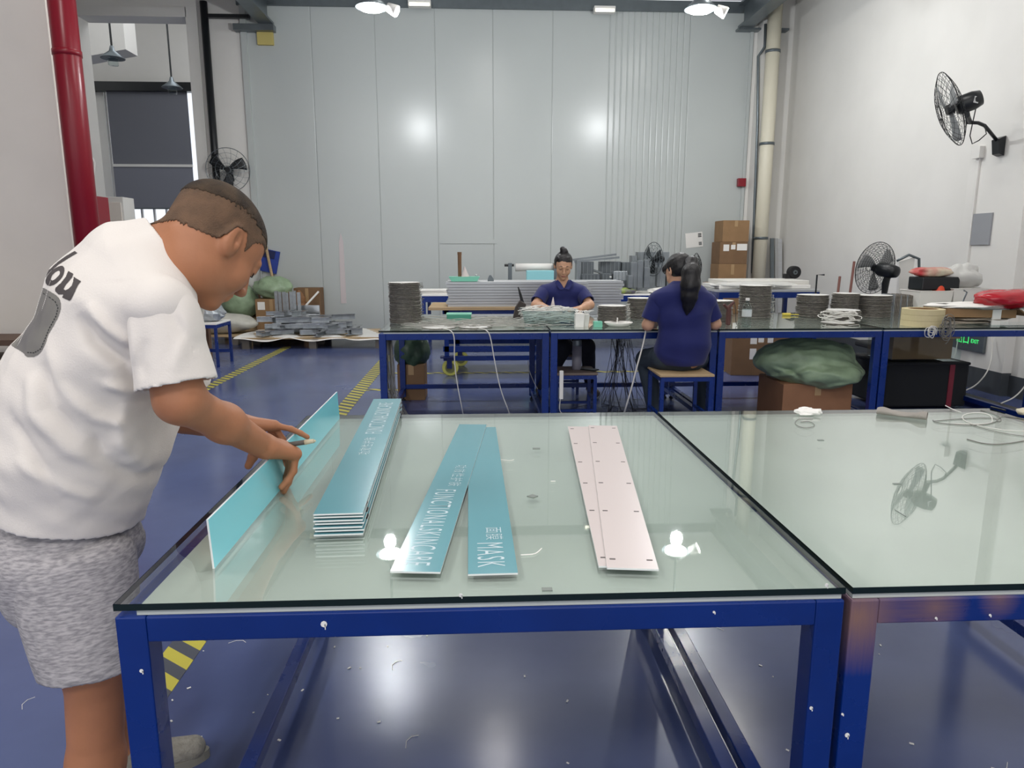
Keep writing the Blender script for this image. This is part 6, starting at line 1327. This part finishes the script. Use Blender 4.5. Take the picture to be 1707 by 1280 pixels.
# shorts
M_heather = mat('heather_grey_jersey', (186, 181, 182), .9, rgb2=(140, 137, 140), nscale=60, stretch=(1, 1, 4), bump=.15, bscale=260)
bo = Body(.0048)
wz = P(118, 880, 1.53)
bo.seg(wz+UZ*.05, pelvis-UZ*.05, (.158, .124), (.178, .142), LT, .03)
bo.cap(pelvis-FW*.055-LT*.075-UZ*.06, pelvis-FW*.045-LT*.08-UZ*.11, .088, .088, .05); bo.cap(pelvis-FW*.05+LT*.08-UZ*.05, pelvis-FW*.04+LT*.08-UZ*.09, .085, .085, .05)
hemR = P(156, 1112, 1.40); hemL = P(152, 1072, 1.66)
bo.post.append(waves(.002, 20, 9))
bo.post.append(folds([([q(78, 930), q(72, 990), q(90, 1060)], .02, .007), ([q(130, 880), q(135, 950), q(140, 1030)], .006, -.003)]))
bo.field(*[np.array(t_) for t_ in (np.minimum(bo.bounds()[0], hemR-.2), np.maximum(bo.bounds()[1], hemL+.2))])
torso_q = bo.mesh()
def leg_tube(hip, hem, seed, r0=(.1, .122), r1=(.088, .094)):
    b_ = Body(.0048); d = unit(hem-hip); b_.seg(hip-UZ*.06, hem+d*.05, r0, r1, LT, .02)
    b_.post.append(waves(.0032, 18, seed))
    b_.post.append(open_hem(b_, hem, unit(d+np.array([-.12, 0, 0])), .006, .1)); b_.field(); return b_.mesh()
lgR = leg_tube(hipR, hemR, 12); lgL = leg_tube(hipL, hemL, 13)
make_mesh('shorts', [torso_q, lgR, lgL], M_heather, man)
# brown leather tab on the back pocket, pocket edge
from mathutils.bvhtree import BVHTree
def bvh_of(qs):
    v = np.concatenate([a for a, _ in qs]); n = 0; F = []
    for a, f in qs: F.append(f+n); n += len(a)
    return BVHTree.FromPolygons(v.tolist(), np.concatenate(F).tolist())
def decal(name, tris2d, pix, bvh, mats, parent, off=.0012, label=None):
    """flat print laid on the cloth: pix maps (u,v) to the direction it is printed from"""
    vs, fs = tris2d; out = []; cache = []
    for (u, v) in vs:
        d = pix(u, v); o_ = CAM; hit = bvh.ray_cast(Vector(o_), Vector(d))
        cache.append(None if hit[0] is None else np.array(hit[0])-d*off)
    ok = [f for f in fs if all(cache[i] is not None for i in f)]
    ok = [f for f in ok if max(np.linalg.norm(cache[f[a]]-cache[f[a-1]]) for a in range(len(f))) < .06]
    vv = [c if c is not None else np.array(world_origin(parent)) for c in cache]
    o = link(name, vv, ok, mats, parent, fix=False)
    b_ = bmesh.new(); b_.from_mesh(o.data); bmesh.ops.delete(b_, geom=[v for v in b_.verts if not v.link_faces], context='VERTS'); b_.to_mesh(o.data); b_.free()
    if label: o['label'] = label
    return o
def poly_grid(inside, x0, x1, y0, y1, st):
    """small quads covering the part of a region given by a test"""
    nx = int((x1-x0)/st)+1; ny = int((y1-y0)/st)+1; vs = [(x0+i*st, y0+j*st) for i in range(nx+1) for j in range(ny+1)]
    fs = [(i*(ny+1)+j, (i+1)*(ny+1)+j, (i+1)*(ny+1)+j+1, i*(ny+1)+j+1) for i in range(nx) for j in range(ny) if inside(x0+(i+.5)*st, y0+(j+.5)*st)]
    return vs, fs
def in_poly(poly):
    def fn(x, y):
        c = False; n = len(poly)
        for i in range(n):
            x1, y1 = poly[i]; x2, y2 = poly[(i+1)%n]
            if (y1 > y) != (y2 > y) and x < (x2-x1)*(y-y1)/(y2-y1)+x1: c = not c
        return c
    return fn
def smooth_poly(pts, it=3):
    for _ in range(it):
        o = []
        for i in range(len(pts)):
            a = pts[i]; b = pts[(i+1)%len(pts)]; o += [(a[0]*.75+b[0]*.25, a[1]*.75+b[1]*.25), (a[0]*.25+b[0]*.75, a[1]*.25+b[1]*.75)]
        pts = o
    return pts
unray = lambda u, v: unit(_ray(u, v))
bvS = bvh_of([shirtq, slR])
M_charcoal = mat('charcoal_print', (78, 72, 72), .8, noise=.15, nscale=20)
M_patch = mat('grey_patch_print', (112, 109, 108), .8, rgb2=(134, 131, 122), nscale=7)
s5 = 1/4.925
cz = lambda L_: [(a*s5, 380+b*s5) for a, b in L_]
patch = smooth_poly(cz([(322, 470), (420, 525), (480, 565), (500, 620), (492, 700), (440, 800), (390, 880), (375, 950), (330, 1030), (275, 1062), (215, 1060), (185, 1015), (80, 965), (60, 850), (120, 690), (220, 560)]), 2)
decal('shirt_print', poly_grid(in_poly(patch), 15, 105, 470, 600, 1.0), unray, bvS, M_patch, man, label='grey rounded patch print with dashed stitching')
line = cz([(330, 520), (400, 565), (450, 600), (475, 650), (460, 720), (400, 830), (365, 920), (335, 990), (280, 1025), (215, 1020)])
mbd = ([], [])
tot = [(np.array(line[i]), np.array(line[i+1])) for i in range(len(line)-1)]
for a, b_ in tot:
    L_ = np.linalg.norm(b_-a); n_ = max(1, int(round(L_/5))); d = (b_-a)/L_; nrm = np.array([-d[1], d[0]])*.7
    for i in range(n_):
        s0 = a+d*(i*L_/n_); s1 = s0+d*(L_/n_*.62); k0 = len(mbd[0]); mbd[0].extend([tuple(s0+nrm), tuple(s1+nrm), tuple(s1-nrm), tuple(s0-nrm)]); mbd[1].append((k0, k0+1, k0+2, k0+3))
decal('stitching', mbd, unray, bvS, M_print, man, .0022)
ring = lambda cx, cy, a, b, ang: (lambda x, y: ((((x-cx)*math.cos(ang)+(y-cy)*math.sin(ang))/a)**2+((-(x-cx)*math.sin(ang)+(y-cy)*math.cos(ang))/b)**2) <= 1)
o_out = in_poly(smooth_poly(cz([(500, 305), (530, 320), (525, 380), (490, 430), (440, 470), (395, 478), (370, 450), (380, 400), (430, 340)]), 2))
o_in = in_poly(smooth_poly(cz([(488, 345), (495, 375), (460, 415), (425, 435), (415, 415), (440, 370)]), 2))
u_sh = in_poly(cz([(560, 352), (600, 375), (590, 405), (535, 470), (520, 500), (535, 512), (560, 500), (590, 470), (600, 440), (605, 400), (665, 437), (640, 465), (605, 540), (580, 590), (565, 596), (510, 570), (520, 545), (480, 545), (452, 520), (455, 490), (500, 450), (540, 400)]))
y_sh = in_poly(cz([(612, 188), (635, 205), (560, 250), (480, 300), (400, 370), (355, 430), (350, 420), (400, 345), (470, 280), (540, 230)]))
letters = lambda x, y: (o_out(x, y) and not o_in(x, y)) or u_sh(x, y) or y_sh(x, y)
decal('lettering', poly_grid(letters, 66, 138, 415, 505, .7), unray, bvS, M_charcoal, man, .0015, 'dark grey printed letters ou')
bvO = bvh_of([torso_q, lgR, lgL])
M_leather = mat('brown_leather', (122, 66, 44), .6)
decal('leather_tab', poly_grid(in_poly([(34, 868), (63, 866), (65, 886), (37, 888)]), 30, 70, 862, 892, 1.5), unray, bvO, M_leather, man, .003, 'small brown leather tab')
dk = in_poly([(128, 880), (143, 881), (140, 887), (131, 895)])
decal('pocket_opening', poly_grid(dk, 124, 146, 876, 900, 1), unray, bvO, M_print, man, .0015)
# shoes
M_knit = mat('grey_knit', (158, 154, 144), .85, noise=.25, nscale=90, bump=.4, bscale=200)
M_sole = mat('grey_sole', (140, 138, 128), .6)
def shoe(ft, name='shoe'):
    b_ = Body(.0035); h = ft
    b_.cap(h+UZ*.055-FW*.03, h+UZ*.05+FW*.05, .04, .043, .03); b_.cap(h+UZ*.05+FW*.05, h+UZ*.038+FW*.18, .043, .032, .03)
    b_.cap(h+UZ*.06-FW*.02, h+UZ*.095-FW*.02, .042, .043, .02); b_.cap(h+UZ*.08-FW*.02, h+UZ*.14-FW*.02, .03, .03, .004, True)
    b_.post.append(lambda D, X, Y, Z: np.maximum(D, .012-Z)); b_.field()
    s_ = make_mesh(name, [b_.mesh()], M_knit, man)
    m = MB(); pts = []
    for i in range(28):
        t = 2*PI*i/28; u = math.cos(t); wv = .043 if u > -.2 else .038
        pts.append(h+FW*(.078+.142*u)+LT*(wv*math.sin(t)*(1-.12*u)))
    poly = [(p_[0], p_[1]) for p_ in pts]; m.prism(poly, 0.0, .026, 'z'); put('sole', m, M_sole, s_)
    m = MB()
    for i in range(4):
        c_ = h+FW*(.045+i*.022)+UZ*(.096-.006*i); m.tube([c_-LT*.022, c_+UZ*.006, c_+LT*.022], .0022, 6)
    put('laces', m, M_cableg, s_, smooth=True)
shoe(footR); shoe(footL)
